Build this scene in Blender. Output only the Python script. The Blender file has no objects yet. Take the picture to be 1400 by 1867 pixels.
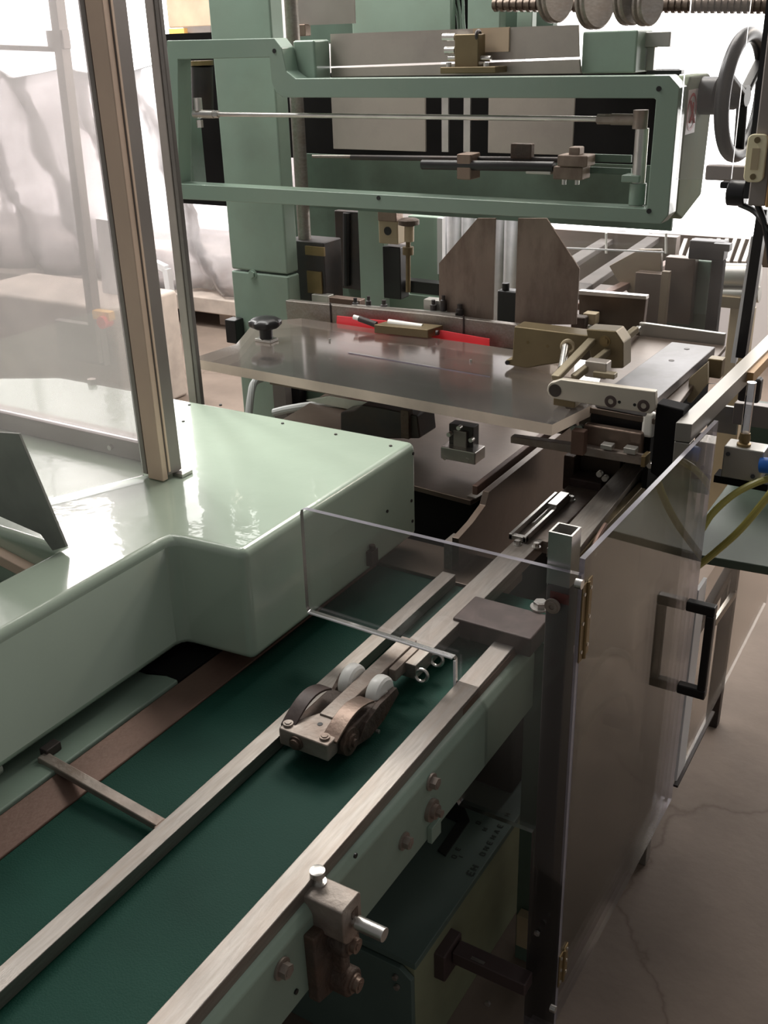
import bpy, bmesh, math, random
from mathutils import Vector, Matrix
random.seed(7)
# ------------------------------------------------------------------ camera
F = 1864.2; YA, PI_, RO = -0.5584705, 0.4322941, -0.0294711
CAM = Vector((0, 0, 1.65))
cy, sy, cp, sp = math.cos(YA), math.sin(YA), math.cos(PI_), math.sin(PI_)
FW = Vector((sy*cp, cy*cp, -sp)); _r = Vector((cy, -sy, 0)); _u = _r.cross(FW)
RT = _r*math.cos(RO) + _u*math.sin(RO); UP = _u*math.cos(RO) - _r*math.sin(RO)
sc = bpy.context.scene
cam = bpy.data.objects.new('camera', bpy.data.cameras.new('camera'))
sc.collection.objects.link(cam); sc.camera = cam
M = Matrix((RT, UP, -FW)).transposed().to_4x4(); M.translation = CAM; cam.matrix_world = M
cam.data.sensor_fit = 'VERTICAL'; cam.data.sensor_height = 36; cam.data.lens = 36*F/1867
cam.data.clip_start = .02
# ------------------------------------------------------------------ exposure, world, lamps
sc.view_settings.view_transform = 'Standard'; sc.view_settings.look = 'None'
sc.view_settings.exposure = 0.0; sc.view_settings.gamma = 1; sc.view_settings.use_curve_mapping = False
w = bpy.data.worlds.new('world'); sc.world = w; w.use_nodes = True
w.node_tree.nodes['Background'].inputs[0].default_value = (.98, .96, .94, 1)
w.node_tree.nodes['Background'].inputs[1].default_value = .17
def area(name, loc, target, sx, sy_, power, col):
    l = bpy.data.lights.new(name, 'AREA'); l.shape = 'RECTANGLE'; l.size = sx; l.size_y = sy_; l.energy = power; l.color = col
    o = bpy.data.objects.new(name, l); sc.collection.objects.link(o); o.location = loc
    o.rotation_euler = (Vector(target)-Vector(loc)).to_track_quat('-Z', 'Y').to_euler(); return o
area('ceiling_light', (-4.7, 3.95, 3.2), (-3.9, 3.4, 0), .42, .95, 115, (1, .98, .95))
area('ceiling_light', (-4.45, 2.75, 3.2), (-3.2, 2.6, 0), .3, .8, 70, (1, .98, .95))
area('ceiling_light', (-1.5, 3.3, 3.3), (-1.7, 2.4, 0), 1.6, 1.0, 56, (1, .95, .88))
area('ceiling_light', (-2.4, 1.9, 3.3), (-1.9, 1.6, 0), 1.5, 1.0, 70, (1, .98, .94))
area('ceiling_light', (.6, 5.0, 3.2), (-.2, 4.4, 0), 1.2, .8, 34, (1, .87, .75))

# ------------------------------------------------------------------ helpers
def ray(px, py): return (RT*(px-700) - UP*(py-933.5) + FW*F)/F
def at(px, py, x=None, y=None, z=None):          # point where a view line meets a plane of the place
    d = ray(px, py)
    t = (x-CAM.x)/d.x if x is not None else ((y-CAM.y)/d.y if y is not None else (z-CAM.z)/d.z)
    return CAM + d*t
MATS = {}
def mat(name, col, rough=.5, metal=0., var=.12, scale=9., bump=0., bscale=60., spec=.5, coat=0., dirt=None, dirt_amt=.4, dscale=4., stretch=None, emit=0.):
    m = bpy.data.materials.new(name); m.use_nodes = True; nt = m.node_tree; N = nt.nodes; L = nt.links
    b = N['Principled BSDF']
    tc = N.new('ShaderNodeTexCoord'); src = tc.outputs['Object']
    if stretch:
        mp = N.new('ShaderNodeMapping'); mp.inputs['Scale'].default_value = stretch; L.new(src, mp.inputs[0]); src = mp.outputs[0]
    n = N.new('ShaderNodeTexNoise'); n.inputs['Scale'].default_value = scale; n.inputs['Detail'].default_value = 5; L.new(src, n.inputs[0])
    r = N.new('ShaderNodeValToRGB'); r.color_ramp.elements[0].position = .3; r.color_ramp.elements[1].position = .7
    lo = [max(0, c*(1-var)) for c in col]; hi = [min(1, c*(1+var)) for c in col]
    r.color_ramp.elements[0].color = (*lo, 1); r.color_ramp.elements[1].color = (*hi, 1); L.new(n.outputs[0], r.inputs[0])
    out = r.outputs[0]
    if dirt:
        n2 = N.new('ShaderNodeTexNoise'); n2.inputs['Scale'].default_value = dscale; n2.inputs['Detail'].default_value = 8; n2.inputs['Roughness'].default_value = .65; L.new(src, n2.inputs[0])
        r2 = N.new('ShaderNodeValToRGB'); r2.color_ramp.elements[0].position = .42; r2.color_ramp.elements[1].position = .68
        r2.color_ramp.elements[0].color = (0, 0, 0, 1); r2.color_ramp.elements[1].color = (dirt_amt,)*3+(1,); L.new(n2.outputs[0], r2.inputs[0])
        mx = N.new('ShaderNodeMix'); mx.data_type = 'RGBA'; L.new(r2.outputs[0], mx.inputs[0]); L.new(out, mx.inputs[6]); mx.inputs[7].default_value = (*dirt, 1); out = mx.outputs[2]
    L.new(out, b.inputs['Base Color'])
    b.inputs['Roughness'].default_value = rough; b.inputs['Metallic'].default_value = metal; b.inputs['Specular IOR Level'].default_value = spec
    b.inputs['Coat Weight'].default_value = coat; b.inputs['Coat Roughness'].default_value = .04
    if emit: L.new(out, b.inputs['Emission Color']); b.inputs['Emission Strength'].default_value = emit
    if bump:
        n3 = N.new('ShaderNodeTexNoise'); n3.inputs['Scale'].default_value = bscale; n3.inputs['Detail'].default_value = 3; L.new(src, n3.inputs[0])
        bp = N.new('ShaderNodeBump'); bp.inputs['Strength'].default_value = bump; bp.inputs['Distance'].default_value = .004; L.new(n3.outputs[0], bp.inputs['Height']); L.new(bp.outputs[0], b.inputs['Normal'])
        if coat: L.new(bp.outputs[0], b.inputs['Coat Normal'])
    MATS[name] = m; return m
def clear(name, tint=(.93, .93, .94), haze=.06, hcol=(.6, .56, .52), gl=.9, rough=.03):
    m = bpy.data.materials.new(name); m.use_nodes = True; nt = m.node_tree; N = nt.nodes; L = nt.links
    for n in list(N):
        if n.type != 'OUTPUT_MATERIAL': N.remove(n)
    t = N.new('ShaderNodeBsdfTransparent'); t.inputs[0].default_value = (*tint, 1)
    d = N.new('ShaderNodeBsdfDiffuse'); d.inputs[0].default_value = (*hcol, 1)
    tl = N.new('ShaderNodeBsdfTranslucent'); tl.inputs[0].default_value = (*hcol, 1)
    dm = N.new('ShaderNodeMixShader'); dm.inputs[0].default_value = .5; L.new(d.outputs[0], dm.inputs[1]); L.new(tl.outputs[0], dm.inputs[2])
    g = N.new('ShaderNodeBsdfGlossy'); g.inputs['Roughness'].default_value = rough
    no = N.new('ShaderNodeTexNoise'); no.inputs['Scale'].default_value = 3.5; no.inputs['Detail'].default_value = 6
    tc = N.new('ShaderNodeTexCoord'); L.new(tc.outputs['Object'], no.inputs[0])
    mr = N.new('ShaderNodeMapRange'); mr.inputs[1].default_value = .3; mr.inputs[2].default_value = .7; mr.inputs[3].default_value = haze*.6; mr.inputs[4].default_value = haze*1.4; L.new(no.outputs[0], mr.inputs[0])
    a = N.new('ShaderNodeMixShader'); L.new(mr.outputs[0], a.inputs[0]); L.new(t.outputs[0], a.inputs[1]); L.new(dm.outputs[0], a.inputs[2])
    fr = N.new('ShaderNodeFresnel'); fr.inputs[0].default_value = 1.35
    mu = N.new('ShaderNodeMath'); mu.operation = 'MULTIPLY'; mu.inputs[1].default_value = gl; L.new(fr.outputs[0], mu.inputs[0])
    b = N.new('ShaderNodeMixShader'); L.new(mu.outputs[0], b.inputs[0]); L.new(a.outputs[0], b.inputs[1]); L.new(g.outputs[0], b.inputs[2])
    L.new(b.outputs[0], N['Material Output'].inputs[0]); MATS[name] = m; return m
def bm_box(bm, x0, x1, y0, y1, z0, z1):
    r = bmesh.ops.create_cube(bm, size=1)
    for v in r['verts']:
        v.co = Vector(((x0+x1)/2+v.co.x*(x1-x0), (y0+y1)/2+v.co.y*(y1-y0), (z0+z1)/2+v.co.z*(z1-z0)))
    return r['verts']
def bm_bar(bm, a, b, wx, wz, up=(0, 0, 1)):      # rectangular bar from a to b
    a, b = Vector(a), Vector(b); d = (b-a); l = d.length; d.normalize(); s = d.cross(Vector(up)).normalized(); u = s.cross(d)
    r = bmesh.ops.create_cube(bm, size=1)
    for v in r['verts']: v.co = (a+b)/2 + s*v.co.x*wx + d*v.co.y*l + u*v.co.z*wz
def bm_cyl(bm, a, b, r0, r1=None, n=20):
    a, b = Vector(a), Vector(b); r1 = r0 if r1 is None else r1; d = b-a
    res = bmesh.ops.create_cone(bm, cap_ends=True, segments=n, radius1=r0, radius2=r1, depth=d.length)
    q = d.to_track_quat('Z', 'Y').to_matrix()
    for v in res['verts']: v.co = q @ v.co + (a+b)/2
def bm_lathe(bm, c, axis, prof, n=28):           # prof = [(radius, offset along axis)]
    q = Vector(axis).to_track_quat('Z', 'Y').to_matrix(); c = Vector(c); rings = []
    for r, h in prof:
        rings.append([bm.verts.new(q @ Vector((r*math.cos(k*math.tau/n), r*math.sin(k*math.tau/n), h)) + c) for k in range(n)])
    for i in range(len(rings)-1):
        for k in range(n): bm.faces.new((rings[i][k], rings[i][(k+1) % n], rings[i+1][(k+1) % n], rings[i+1][k]))
    bm.faces.new(rings[0][::-1]); bm.faces.new(rings[-1])
def bm_torus(bm, c, axis, R, r, n=40, k=12, sy=1.):
    q = Vector(axis).to_track_quat('Z', 'Y').to_matrix(); c = Vector(c); g = []
    for i in range(n):
        a = i*math.tau/n
        g.append([bm.verts.new(q @ Vector(((R+r*math.cos(j*math.tau/k))*math.cos(a), (R+r*math.cos(j*math.tau/k))*math.sin(a), r*sy*math.sin(j*math.tau/k)))+c) for j in range(k)])
    for i in range(n):
        for j in range(k): bm.faces.new((g[i][j], g[(i+1) % n][j], g[(i+1) % n][(j+1) % k], g[i][(j+1) % k]))
def bm_prism(bm, pts, axis, lo, hi, side_mat=None):
    def P(p, h):
        if axis == 'x': return (h, p[0], p[1])
        if axis == 'y': return (p[0], h, p[1])
        return (p[0], p[1], h)
    A = [bm.verts.new(P(p, lo)) for p in pts]; B = [bm.verts.new(P(p, hi)) for p in pts]
    bm.faces.new(A); bm.faces.new(B[::-1]); n = len(pts)
    for i in range(n):
        f = bm.faces.new((A[i], B[i], B[(i+1) % n], A[(i+1) % n]))
        if side_mat is not None: f.material_index = side_mat
def bm_tube(bm, pts, r, n=10, smooth=4):         # round tube along a smoothed path
    P = [Vector(p) for p in pts]
    if smooth:
        Q = []
        for i in range(len(P)-1):
            p0 = P[max(i-1, 0)]; p1 = P[i]; p2 = P[i+1]; p3 = P[min(i+2, len(P)-1)]
            for s in range(smooth):
                t = s/smooth
                Q.append(.5*((2*p1)+(p2-p0)*t+(2*p0-5*p1+4*p2-p3)*t*t+(3*p1-p0-3*p2+p3)*t**3))
        Q.append(P[-1]); P = Q
    rings = []; ref = Vector((.31, .2, .93))
    for i, p in enumerate(P):
        d = (P[min(i+1, len(P)-1)]-P[max(i-1, 0)]).normalized(); s = d.cross(ref).normalized(); u = s.cross(d)
        rr = r[i*len(r)//len(P)] if isinstance(r, list) else r
        rings.append([bm.verts.new(p+(s*math.cos(k*math.tau/n)+u*math.sin(k*math.tau/n))*rr) for k in range(n)])
    for i in range(len(rings)-1):
        for k in range(n): bm.faces.new((rings[i][k], rings[i][(k+1) % n], rings[i+1][(k+1) % n], rings[i+1][k]))
    bm.faces.new(rings[0][::-1]); bm.faces.new(rings[-1])
def obj(name, bm, m, parent=None, bevel=0, seg=2, ang=35):
    bmesh.ops.recalc_face_normals(bm, faces=bm.faces[:])
    me = bpy.data.meshes.new(name)
    for f in bm.faces: f.smooth = True
    for e in bm.edges:
        if len(e.link_faces) == 2 and e.calc_face_angle(0) > math.radians(ang): e.smooth = False
    bm.to_mesh(me); bm.free()
    o = bpy.data.objects.new(name, me); sc.collection.objects.link(o)
    for k in (m if isinstance(m, (list, tuple)) else [m]): me.materials.append(MATS[k])
    if bevel:
        for e in me.edges: e.use_edge_sharp = False
        b = o.modifiers.new('bevel', 'BEVEL'); b.width = bevel; b.segments = seg; b.limit_method = 'ANGLE'; b.angle_limit = math.radians(30); b.harden_normals = True
    if parent is not None:
        o.parent = parent; o.matrix_parent_inverse = Matrix.Translation(-world_loc(parent))
    return o
def world_loc(o):
    v = Vector(o.location)
    return v + world_loc(o.parent) + o.matrix_parent_inverse.translation if o.parent else v
def tag(o, label, cat=None, group=None, kind=None):
    o['label'] = label
    if cat: o['category'] = cat
    if group: o['group'] = group
    if kind: o['kind'] = kind
    return o
def thing(name, label, cat, loc=(0, 0, 0), group=None):
    o = bpy.data.objects.new(name, None); sc.collection.objects.link(o); o.location = loc; o.empty_display_size = .05
    return tag(o, label, cat, group)
def struct(name, bm, m, **k):
    o = obj(name, bm, m, **k); o['kind'] = 'structure'; return o
def B(): return bmesh.new()
def box(name, x0, x1, y0, y1, z0, z1, m, parent=None, bevel=0, **k):
    bm = B(); bm_box(bm, x0, x1, y0, y1, z0, z1); return obj(name, bm, m, parent, bevel, **k)
def cyl(name, a, b, r, m, parent=None, r1=None, n=20, bevel=0):
    bm = B(); bm_cyl(bm, a, b, r, r1, n); return obj(name, bm, m, parent, bevel)
def fbox(name, p0, p1, y, depth, m, parent=None, bevel=0, **k):  # box standing at depth y whose front spans the two measured corners
    mx, my = (p0[0]+p1[0])/2, (p0[1]+p1[1])/2
    x0, x1 = at(p0[0], my, y=y).x, at(p1[0], my, y=y).x; z1, z0 = at(mx, p0[1], y=y).z, at(mx, p1[1], y=y).z
    return box(name, min(x0, x1), max(x0, x1), y, y+depth, min(z0, z1), max(z0, z1), m, parent, bevel, **k)
def poly(name, pix, y, depth, m, parent=None, bevel=0, **k):     # shaped plate in a plane of constant y
    bm = B(); pts = [(lambda q: (q.x, q.z))(at(px, py, y=y)) for px, py in pix]; bm_prism(bm, pts, 'y', y, y+depth); return obj(name, bm, m, parent, bevel, **k)
def screw(name, c, axis, r, h, m, parent=None, washer=True):     # hex bolt with washer
    bm = B(); c = Vector(c); a = Vector(axis)
    if washer: bm_cyl(bm, c, c+a*h*.25, r*1.45, n=18)
    bm_cyl(bm, c+a*h*.2, c+a*h, r, n=6); bm_cyl(bm, c+a*h*.9, c+a*h*1.05, r*.62, n=14)
    return obj(name, bm, m, parent)
# ------------------------------------------------------------------ materials
G = (.265, .355, .29)
mat('green_gloss', (.45, .545, .44), .24, var=.035, scale=5, bump=.14, bscale=20, coat=.8, spec=.5)
mat('green', G, .42, var=.06, scale=6, bump=.1, bscale=30, dirt=(.2, .21, .16), dirt_amt=.25, dscale=5)
mat('green_frame', (.215, .295, .24), .3, var=.04, scale=4, bump=.12, bscale=14, coat=.35, dirt=(.22, .25, .18), dirt_amt=.2)
mat('green_dull', (.21, .255, .19), .8, var=.15, scale=5, spec=.12, dirt=(.3, .26, .15), dirt_amt=.4)
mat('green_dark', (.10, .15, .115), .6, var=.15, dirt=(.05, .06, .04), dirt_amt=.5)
mat('teal_shaded', (.105, .15, .13), .55, var=.08)  # cabinet green darkened, the shade on top and front put into the colour
mat('olive_panel', (.25, .27, .17), .6, var=.1, dirt=(.15, .15, .1), dirt_amt=.3)
mat('belt', (.008, .058, .040), .6, var=.14, scale=12, bump=.2, bscale=420, dirt=(.010, .04, .03), dirt_amt=.5, dscale=3, spec=.18)
mat('steel', (.30, .275, .25), .42, metal=.75, var=.14, scale=35, bump=.12, bscale=160, dirt=(.24, .18, .14), dirt_amt=.4, dscale=8, stretch=(6, .6, 6))
mat('steel_bright', (.62, .6, .57), .28, metal=.9, var=.1, scale=25, bump=.06, bscale=200)
mat('steel_worn', (.33, .285, .25), .5, metal=.55, var=.2, scale=30, bump=.2, bscale=120, dirt=(.25, .17, .13), dirt_amt=.6, dscale=14)
mat('steel_brown', (.20, .125, .095), .5, metal=.4, var=.25, scale=8, bump=.15, bscale=80, dirt=(.09, .045, .035), dirt_amt=.6, stretch=(3, .8, 3))
mat('copper_steel', (.27, .20, .16), .42, metal=.7, var=.2, scale=20, bump=.2, bscale=90, dirt=(.12, .07, .055), dirt_amt=.5, dscale=20)
mat('brown_oxide', (.062, .042, .037), .5, metal=.2, var=.2, scale=20, bump=.15, bscale=60, dirt=(.17, .12, .11), dirt_amt=.4, dscale=22)
mat('rust_cast', (.085, .064, .052), .6, metal=.3, var=.3, scale=40, bump=.6, bscale=110, dirt=(.15, .085, .055), dirt_amt=.6, dscale=16)
mat('rust_plate', (.27, .21, .17), .6, metal=.35, var=.12, scale=10, bump=.08, bscale=60, dirt=(.11, .065, .05), dirt_amt=.75, dscale=7, stretch=(2, 2, .7))
mat('alu', (.50, .485, .45), .38, metal=.7, var=.06, scale=20, bump=.05, bscale=150)
mat('alu_tan', (.84, .63, .49), .5, metal=.1, var=.06, scale=8, bump=.05, bscale=80)  # brightened to paint in the light reflected by the tan post front
mat('post_grey', (.30, .265, .245), .45, metal=.4, var=.1, scale=8)
mat('post_dark', (.16, .145, .135), .5, metal=.4, var=.12, scale=8, stretch=(1, 1, .3))
mat('post_wine', (.10, .07, .068), .45, metal=.4, var=.15, scale=6)
mat('grey_plate', (.30, .31, .28), .5, metal=.2, var=.2, scale=12, dirt=(.3, .3, .27), dirt_amt=.4, dscale=6)
mat('link_olive', (.27, .225, .15), .45, metal=.4, var=.1)
mat('lever_cream', (.56, .51, .43), .42, metal=.3, var=.05, scale=20)
mat('beam_alu', (.30, .285, .26), .4, metal=.6, var=.12, scale=8, dirt=(.3, .24, .17), dirt_amt=.4)
mat('dark_bar', (.15, .138, .138), .42, metal=.3, var=.2, scale=6, dirt=(.3, .3, .33), dirt_amt=.4, dscale=6)
mat('bar_dull', (.13, .115, .105), .7, metal=.1, var=.2, spec=.2)
mat('tan_dim', (.20, .155, .10), .5, var=.15, scale=8)  # darker copy of tan_block that paints in the shade at the rear
mat('green_in_shade', (.065, .092, .066), .5, var=.12)  # shelf green with the shadow lying on it put into the colour
mat('brass', (.25, .18, .085), .45, metal=.6, var=.14, scale=20, bump=.08, bscale=80)
mat('olive_brass', (.185, .14, .075), .45, metal=.5, var=.12, scale=10, bump=.08, bscale=60)
mat('black', (.012, .011, .012), .38, var=.2, spec=.5)
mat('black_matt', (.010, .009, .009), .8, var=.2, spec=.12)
mat('rubber', (.02, .018, .018), .6)
mat('charcoal', (.045, .04, .04), .5, metal=.3, var=.25, dirt=(.08, .05, .035), dirt_amt=.5, dscale=12)
mat('white_gloss', (.96, .96, .97), .3, var=.01)
mat('nylon', (.95, .94, .89), .35, var=.05, scale=20)
mat('sheet_metal', (.46, .415, .37), .4, metal=.45, var=.06, scale=3, bump=.05, bscale=30, dirt=(.2, .175, .17), dirt_amt=.4, dscale=3)
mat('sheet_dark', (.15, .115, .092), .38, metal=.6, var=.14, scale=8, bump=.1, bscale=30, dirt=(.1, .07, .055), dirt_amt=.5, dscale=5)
mat('flap_red', (.92, .075, .095), .4, var=.05, spec=.4)
mat('white_paint', (.75, .75, .76), .5, var=.04)
mat('tan_block', (.42, .34, .22), .5, var=.1)
mat('ivory', (.82, .74, .50), .45, var=.04)
mat('sticker_white', (.75, .66, .62), .5, var=.04)
mat('sticker_red', (.55, .10, .10), .5)
mat('print_black', (.012, .014, .012), .6)
mat('print_faded', (.045, .06, .05), .6)
mat('hose_yellow', (.47, .43, .12), .35, var=.1)
mat('hose_grey', (.42, .43, .42), .5)
mat('blue', (.02, .16, .62), .35)
mat('wine_red', (.20, .045, .035), .6, var=.3, scale=60)
mat('amber', (.9, .5, .15), .5)
mat('red_button', (.8, .07, .05), .4)
mat('cardboard', (.55, .42, .3), .7)
mat('plastic_film', (.80, .77, .80), .35, var=.12, scale=3, bump=1., bscale=9, dirt=(.50, .49, .54), dirt_amt=.7, dscale=5)
mat('bench', (.45, .38, .33), .7, var=.2, scale=8)
mat('wall', (.72, .68, .67), .8, var=.05, scale=2)
mat('glow_pane', (1, .97, .95), .6, var=.03, scale=1, emit=4.5)
mat('orange_tan', (.42, .25, .10), .5, metal=.3)
clear('plexi', haze=.035, gl=.8)
clear('plexi_dull', tint=(.9, .88, .86), haze=.10, hcol=(.42, .36, .3), gl=.12)
clear('plexi_front', tint=(.92, .92, .93), haze=.03, gl=.9)
clear('plexi_door', tint=(.88, .86, .82), haze=.17, hcol=(.46, .39, .29), gl=.9)
clear('plexi_edge', tint=(.45, .43, .5), haze=.5, hcol=(.78, .74, .84), gl=1, rough=.15)
clear('plexi_line', tint=(.6, .6, .62), haze=.85, hcol=(.95, .93, .95), gl=1, rough=.15)
clear('plexi_left', tint=(.96, .95, .95), haze=.16, hcol=(.97, .93, .92), gl=.5)  # white haze paints in the bright reflection on the left panels
clear('plexi_smoked', tint=(.55, .55, .56), haze=.38, hcol=(.36, .38, .37), gl=1)
clear('acrylic', tint=(.72, .68, .65), haze=.24, hcol=(.50, .465, .44), gl=2.0, rough=.10)
clear('acrylic_edge', tint=(.6, .55, .5), haze=.85, hcol=(.8, .70, .6), gl=.4, rough=.3)
clear('film_clear', tint=(.97, .95, .96), haze=.52, hcol=(.95, .92, .93), gl=1.6, rough=.2)
clear('tube_clear', tint=(.8, .8, .82), haze=.25, hcol=(.7, .7, .72), gl=1)
# floor with stains and cracks
m = mat('concrete', (.20, .155, .125), .65, spec=.25, var=.10, scale=3, bump=.15, bscale=40, dirt=(.12, .09, .072), dirt_amt=.5, dscale=2.5)
nt = m.node_tree; N = nt.nodes; L = nt.links; b = N['Principled BSDF']; tc = N['Texture Coordinate']
vo = N.new('ShaderNodeTexVoronoi'); vo.feature = 'DISTANCE_TO_EDGE'; vo.inputs['Scale'].default_value = .9
nn = N.new('ShaderNodeTexNoise'); nn.inputs['Scale'].default_value = 6; nn.inputs['Detail'].default_value = 6; L.new(tc.outputs['Object'], nn.inputs[0])
ad = N.new('ShaderNodeMix'); ad.data_type = 'RGBA'; ad.inputs[0].default_value = .12; L.new(tc.outputs['Object'], ad.inputs[6]); L.new(nn.outputs[1], ad.inputs[7]); L.new(ad.outputs[2], vo.inputs[0])
rp = N.new('ShaderNodeValToRGB'); rp.color_ramp.elements[0].position = .0; rp.color_ramp.elements[1].position = .005; rp.color_ramp.elements[0].color = (.72, .68, .64, 1); rp.color_ramp.elements[1].color = (1, 1, 1, 1); L.new(vo.outputs[0], rp.inputs[0])
mu = N.new('ShaderNodeMix'); mu.data_type = 'RGBA'; mu.blend_type = 'MULTIPLY'; mu.inputs[0].default_value = 1
src = b.inputs['Base Color'].links[0].from_socket; L.new(src, mu.inputs[6]); L.new(rp.outputs[0], mu.inputs[7]); L.new(mu.outputs[2], b.inputs['Base Color'])

# ------------------------------------------------------------------ setting
struct('floor', (lambda bm: (bm_box(bm, -9, 4, -1.5, 7, -.06, 0), bm)[1])(B()), 'concrete')
WY = 5.6
bm = B()   # back wall in pieces around its windows
for x0, x1, z0, z1 in ((-9, -8.2, 0, 4.2), (-8.2, -4.55, 0, .45), (-4.55, -2.6, 0, 4.2), (-2.6, 1.2, 0, .62), (1.2, 4, 0, 4.2)): bm_box(bm, x0, x1, WY, WY+.2, z0, z1)
bm_box(bm, -8.2, -4.55, WY, WY+.2, 3.9, 4.2); bm_box(bm, -2.6, 1.2, WY, WY+.2, 3.9, 4.2)
struct('wall_back', bm, 'wall')
struct('wall_left', (lambda bm: (bm_box(bm, -9.2, -9, -1.5, 5.8, 0, 4.2), bm)[1])(B()), 'wall')
w1 = struct('window_1', (lambda bm: (bm_box(bm, -8.2, -4.55, WY+.08, WY+.1, .45, 3.9), bm)[1])(B()), 'glow_pane')
w2 = struct('window_2', (lambda bm: (bm_box(bm, -2.6, 1.2, WY+.08, WY+.1, .62, 3.9), bm)[1])(B()), 'glow_pane')
for wd, xs, z0 in ((w1, (-8.2, -7.0, -5.8, -4.55), .45), (w2, (-2.6, -.8, 1.2), .62)):
    bm = B()
    for x in xs: bm_box(bm, x-.03, x+.03, WY+.02, WY+.08, z0, 3.9)
    bm_box(bm, xs[0], xs[-1], WY+.02, WY+.08, z0-.03, z0+.03)
    obj('window_frame', bm, 'white_paint', wd, .004)

# ------------------------------------------------------------------ belt conveyor
cv = thing('belt_conveyor', 'low belt conveyor with dark green belt running between steel side rails', 'conveyor', (-.77, .6, 0))
box('belt', -.958, -.585, -.3, 1.52, .700, .715, 'belt', cv, .003)
bm = B(); A0 = (-.601+.0, -.3); 
bm_prism(bm, [(-.598, -.3), (-.562, -.3), (-.577, 1.345), (-.613, 1.345)], 'z', .716, .748); obj('edge_rail', bm, 'steel', cv, .0015)['label'] = 'worn steel rail along the right edge of the belt'
bm = B()
bm_prism(bm, [(-.610, .606), (-.560, .606), (-.560, .714), (-.567, .726), (-.577, .730), (-.610, .730)], 'y', -.3, 1.36)
sp_ = obj('side_plate', bm, 'green', cv, .003, 3)
box('under_rail', -.598, -.575, -.3, 1.35, .728, .742, 'steel_brown', cv)
for px, py, r in ((512, 1765, .0095), (735, 1533, .009), (785, 1425, .009)):
    p = at(px, py, x=-.560); screw('bolt', p, (1, 0, 0), r, .012, 'steel_worn', sp_)
p = at(784, 1476, x=-.560); bm = B(); bm_cyl(bm, p, p+Vector((.006, 0, 0)), .017, n=28); bm_cyl(bm, p+Vector((.006, 0, 0)), p+Vector((.012, 0, 0)), .011, n=20); bm_cyl(bm, p+Vector((.012, 0, 0)), p+Vector((.020, 0, 0)), .006, n=6); obj('bearing_cap', bm, 'steel_worn', sp_)
for px, py in ((540, 1808), (648, 1560)):
    p = at(px, py, x=-.559); cyl('screw_hole', p-Vector((.001, 0, 0)), p+Vector((.0012, 0, 0)), .0035, 'black', sp_, n=12)
fb = B(); q = at(788, 1500, x=-.558); bm_box(fb, -.560, -.552, q.y-.012, q.y+.016, q.z-.028, q.z); obj('bracket_tab', fb, 'green', sp_, .001)
bm = B(); bm_prism(bm, [(-.958, .716), (-1.004, .735), (-1.004, .70), (-.958, .70)], 'y', -.3, 1.5); obj('belt_edge_strip', bm, 'steel_brown', cv, .002)['label'] = 'brown worn steel strip along the left edge of the belt'
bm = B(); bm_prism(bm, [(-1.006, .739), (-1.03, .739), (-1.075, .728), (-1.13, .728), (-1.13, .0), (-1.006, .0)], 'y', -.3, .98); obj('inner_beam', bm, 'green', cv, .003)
box('shaded_beam', -1.13, -1.006, .9805, 1.60, .0, .738, 'black_matt', cv, .003)  # far part of the beam, black to paint in the shade under the hood
box('end_plate', -.96, -.70, 1.50, 1.62, .69, .722, 'sheet_dark', cv, .002)
box('cross_box', -.690, -.548, 1.31, 1.395, .735, .771, 'brown_oxide', cv, .003)['label'] = 'dark reddish steel block across the far end of the right rail'
p = at(985, 1108, z=.772); screw('bolt', p, (0, 0, 1), .012, .012, 'steel_bright', cv)
box('support_post', -.578, -.530, 1.362, 1.40, .0, .735, 'green_dark', cv, .002)
# fixed rod bracket under the hood, left
bm = B(); p = at(30, 1425, y=.70); bm_lathe(bm, (-1.075, .66, .748), (0, 1, 0), [(.006, -.05), (.014, -.05), (.014, -.02), (.009, -.02), (.009, 0), (.013, 0), (.013, .025), (.005, .025)], 18); obj('pivot_fitting', bm, 'steel_bright', cv)
box('clip_plate', -1.050, -1.034, .738, .765, .738, .752, 'charcoal', cv, .002)
# centre guide bar
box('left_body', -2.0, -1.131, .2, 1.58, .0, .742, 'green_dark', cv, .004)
cg = thing('guide_bar', 'long square steel guide bar lying along the middle of the green belt', 'guide bar', (-.79, .6, .716))
bm = B(); bm_prism(bm, [(-.796, -.3), (-.768, -.3), (-.783, 1.50), (-.811, 1.50)], 'z', .7165, .7385); obj('bar', bm, 'steel', cg, .001)
bm = B(); bm_bar(bm, (-1.042, .735, .741), (-.800, .722, .731), .017, .011); obj('cross_rod', bm, 'steel_worn', cg, .002, 2)['label'] = 'flat brown steel rod from the left side to the bar'
bm = B(); bm_box(bm, -.808, -.797, .709, .729, .726, .7375); obj('weld', bm, 'copper_steel', cg, .002)

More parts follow.
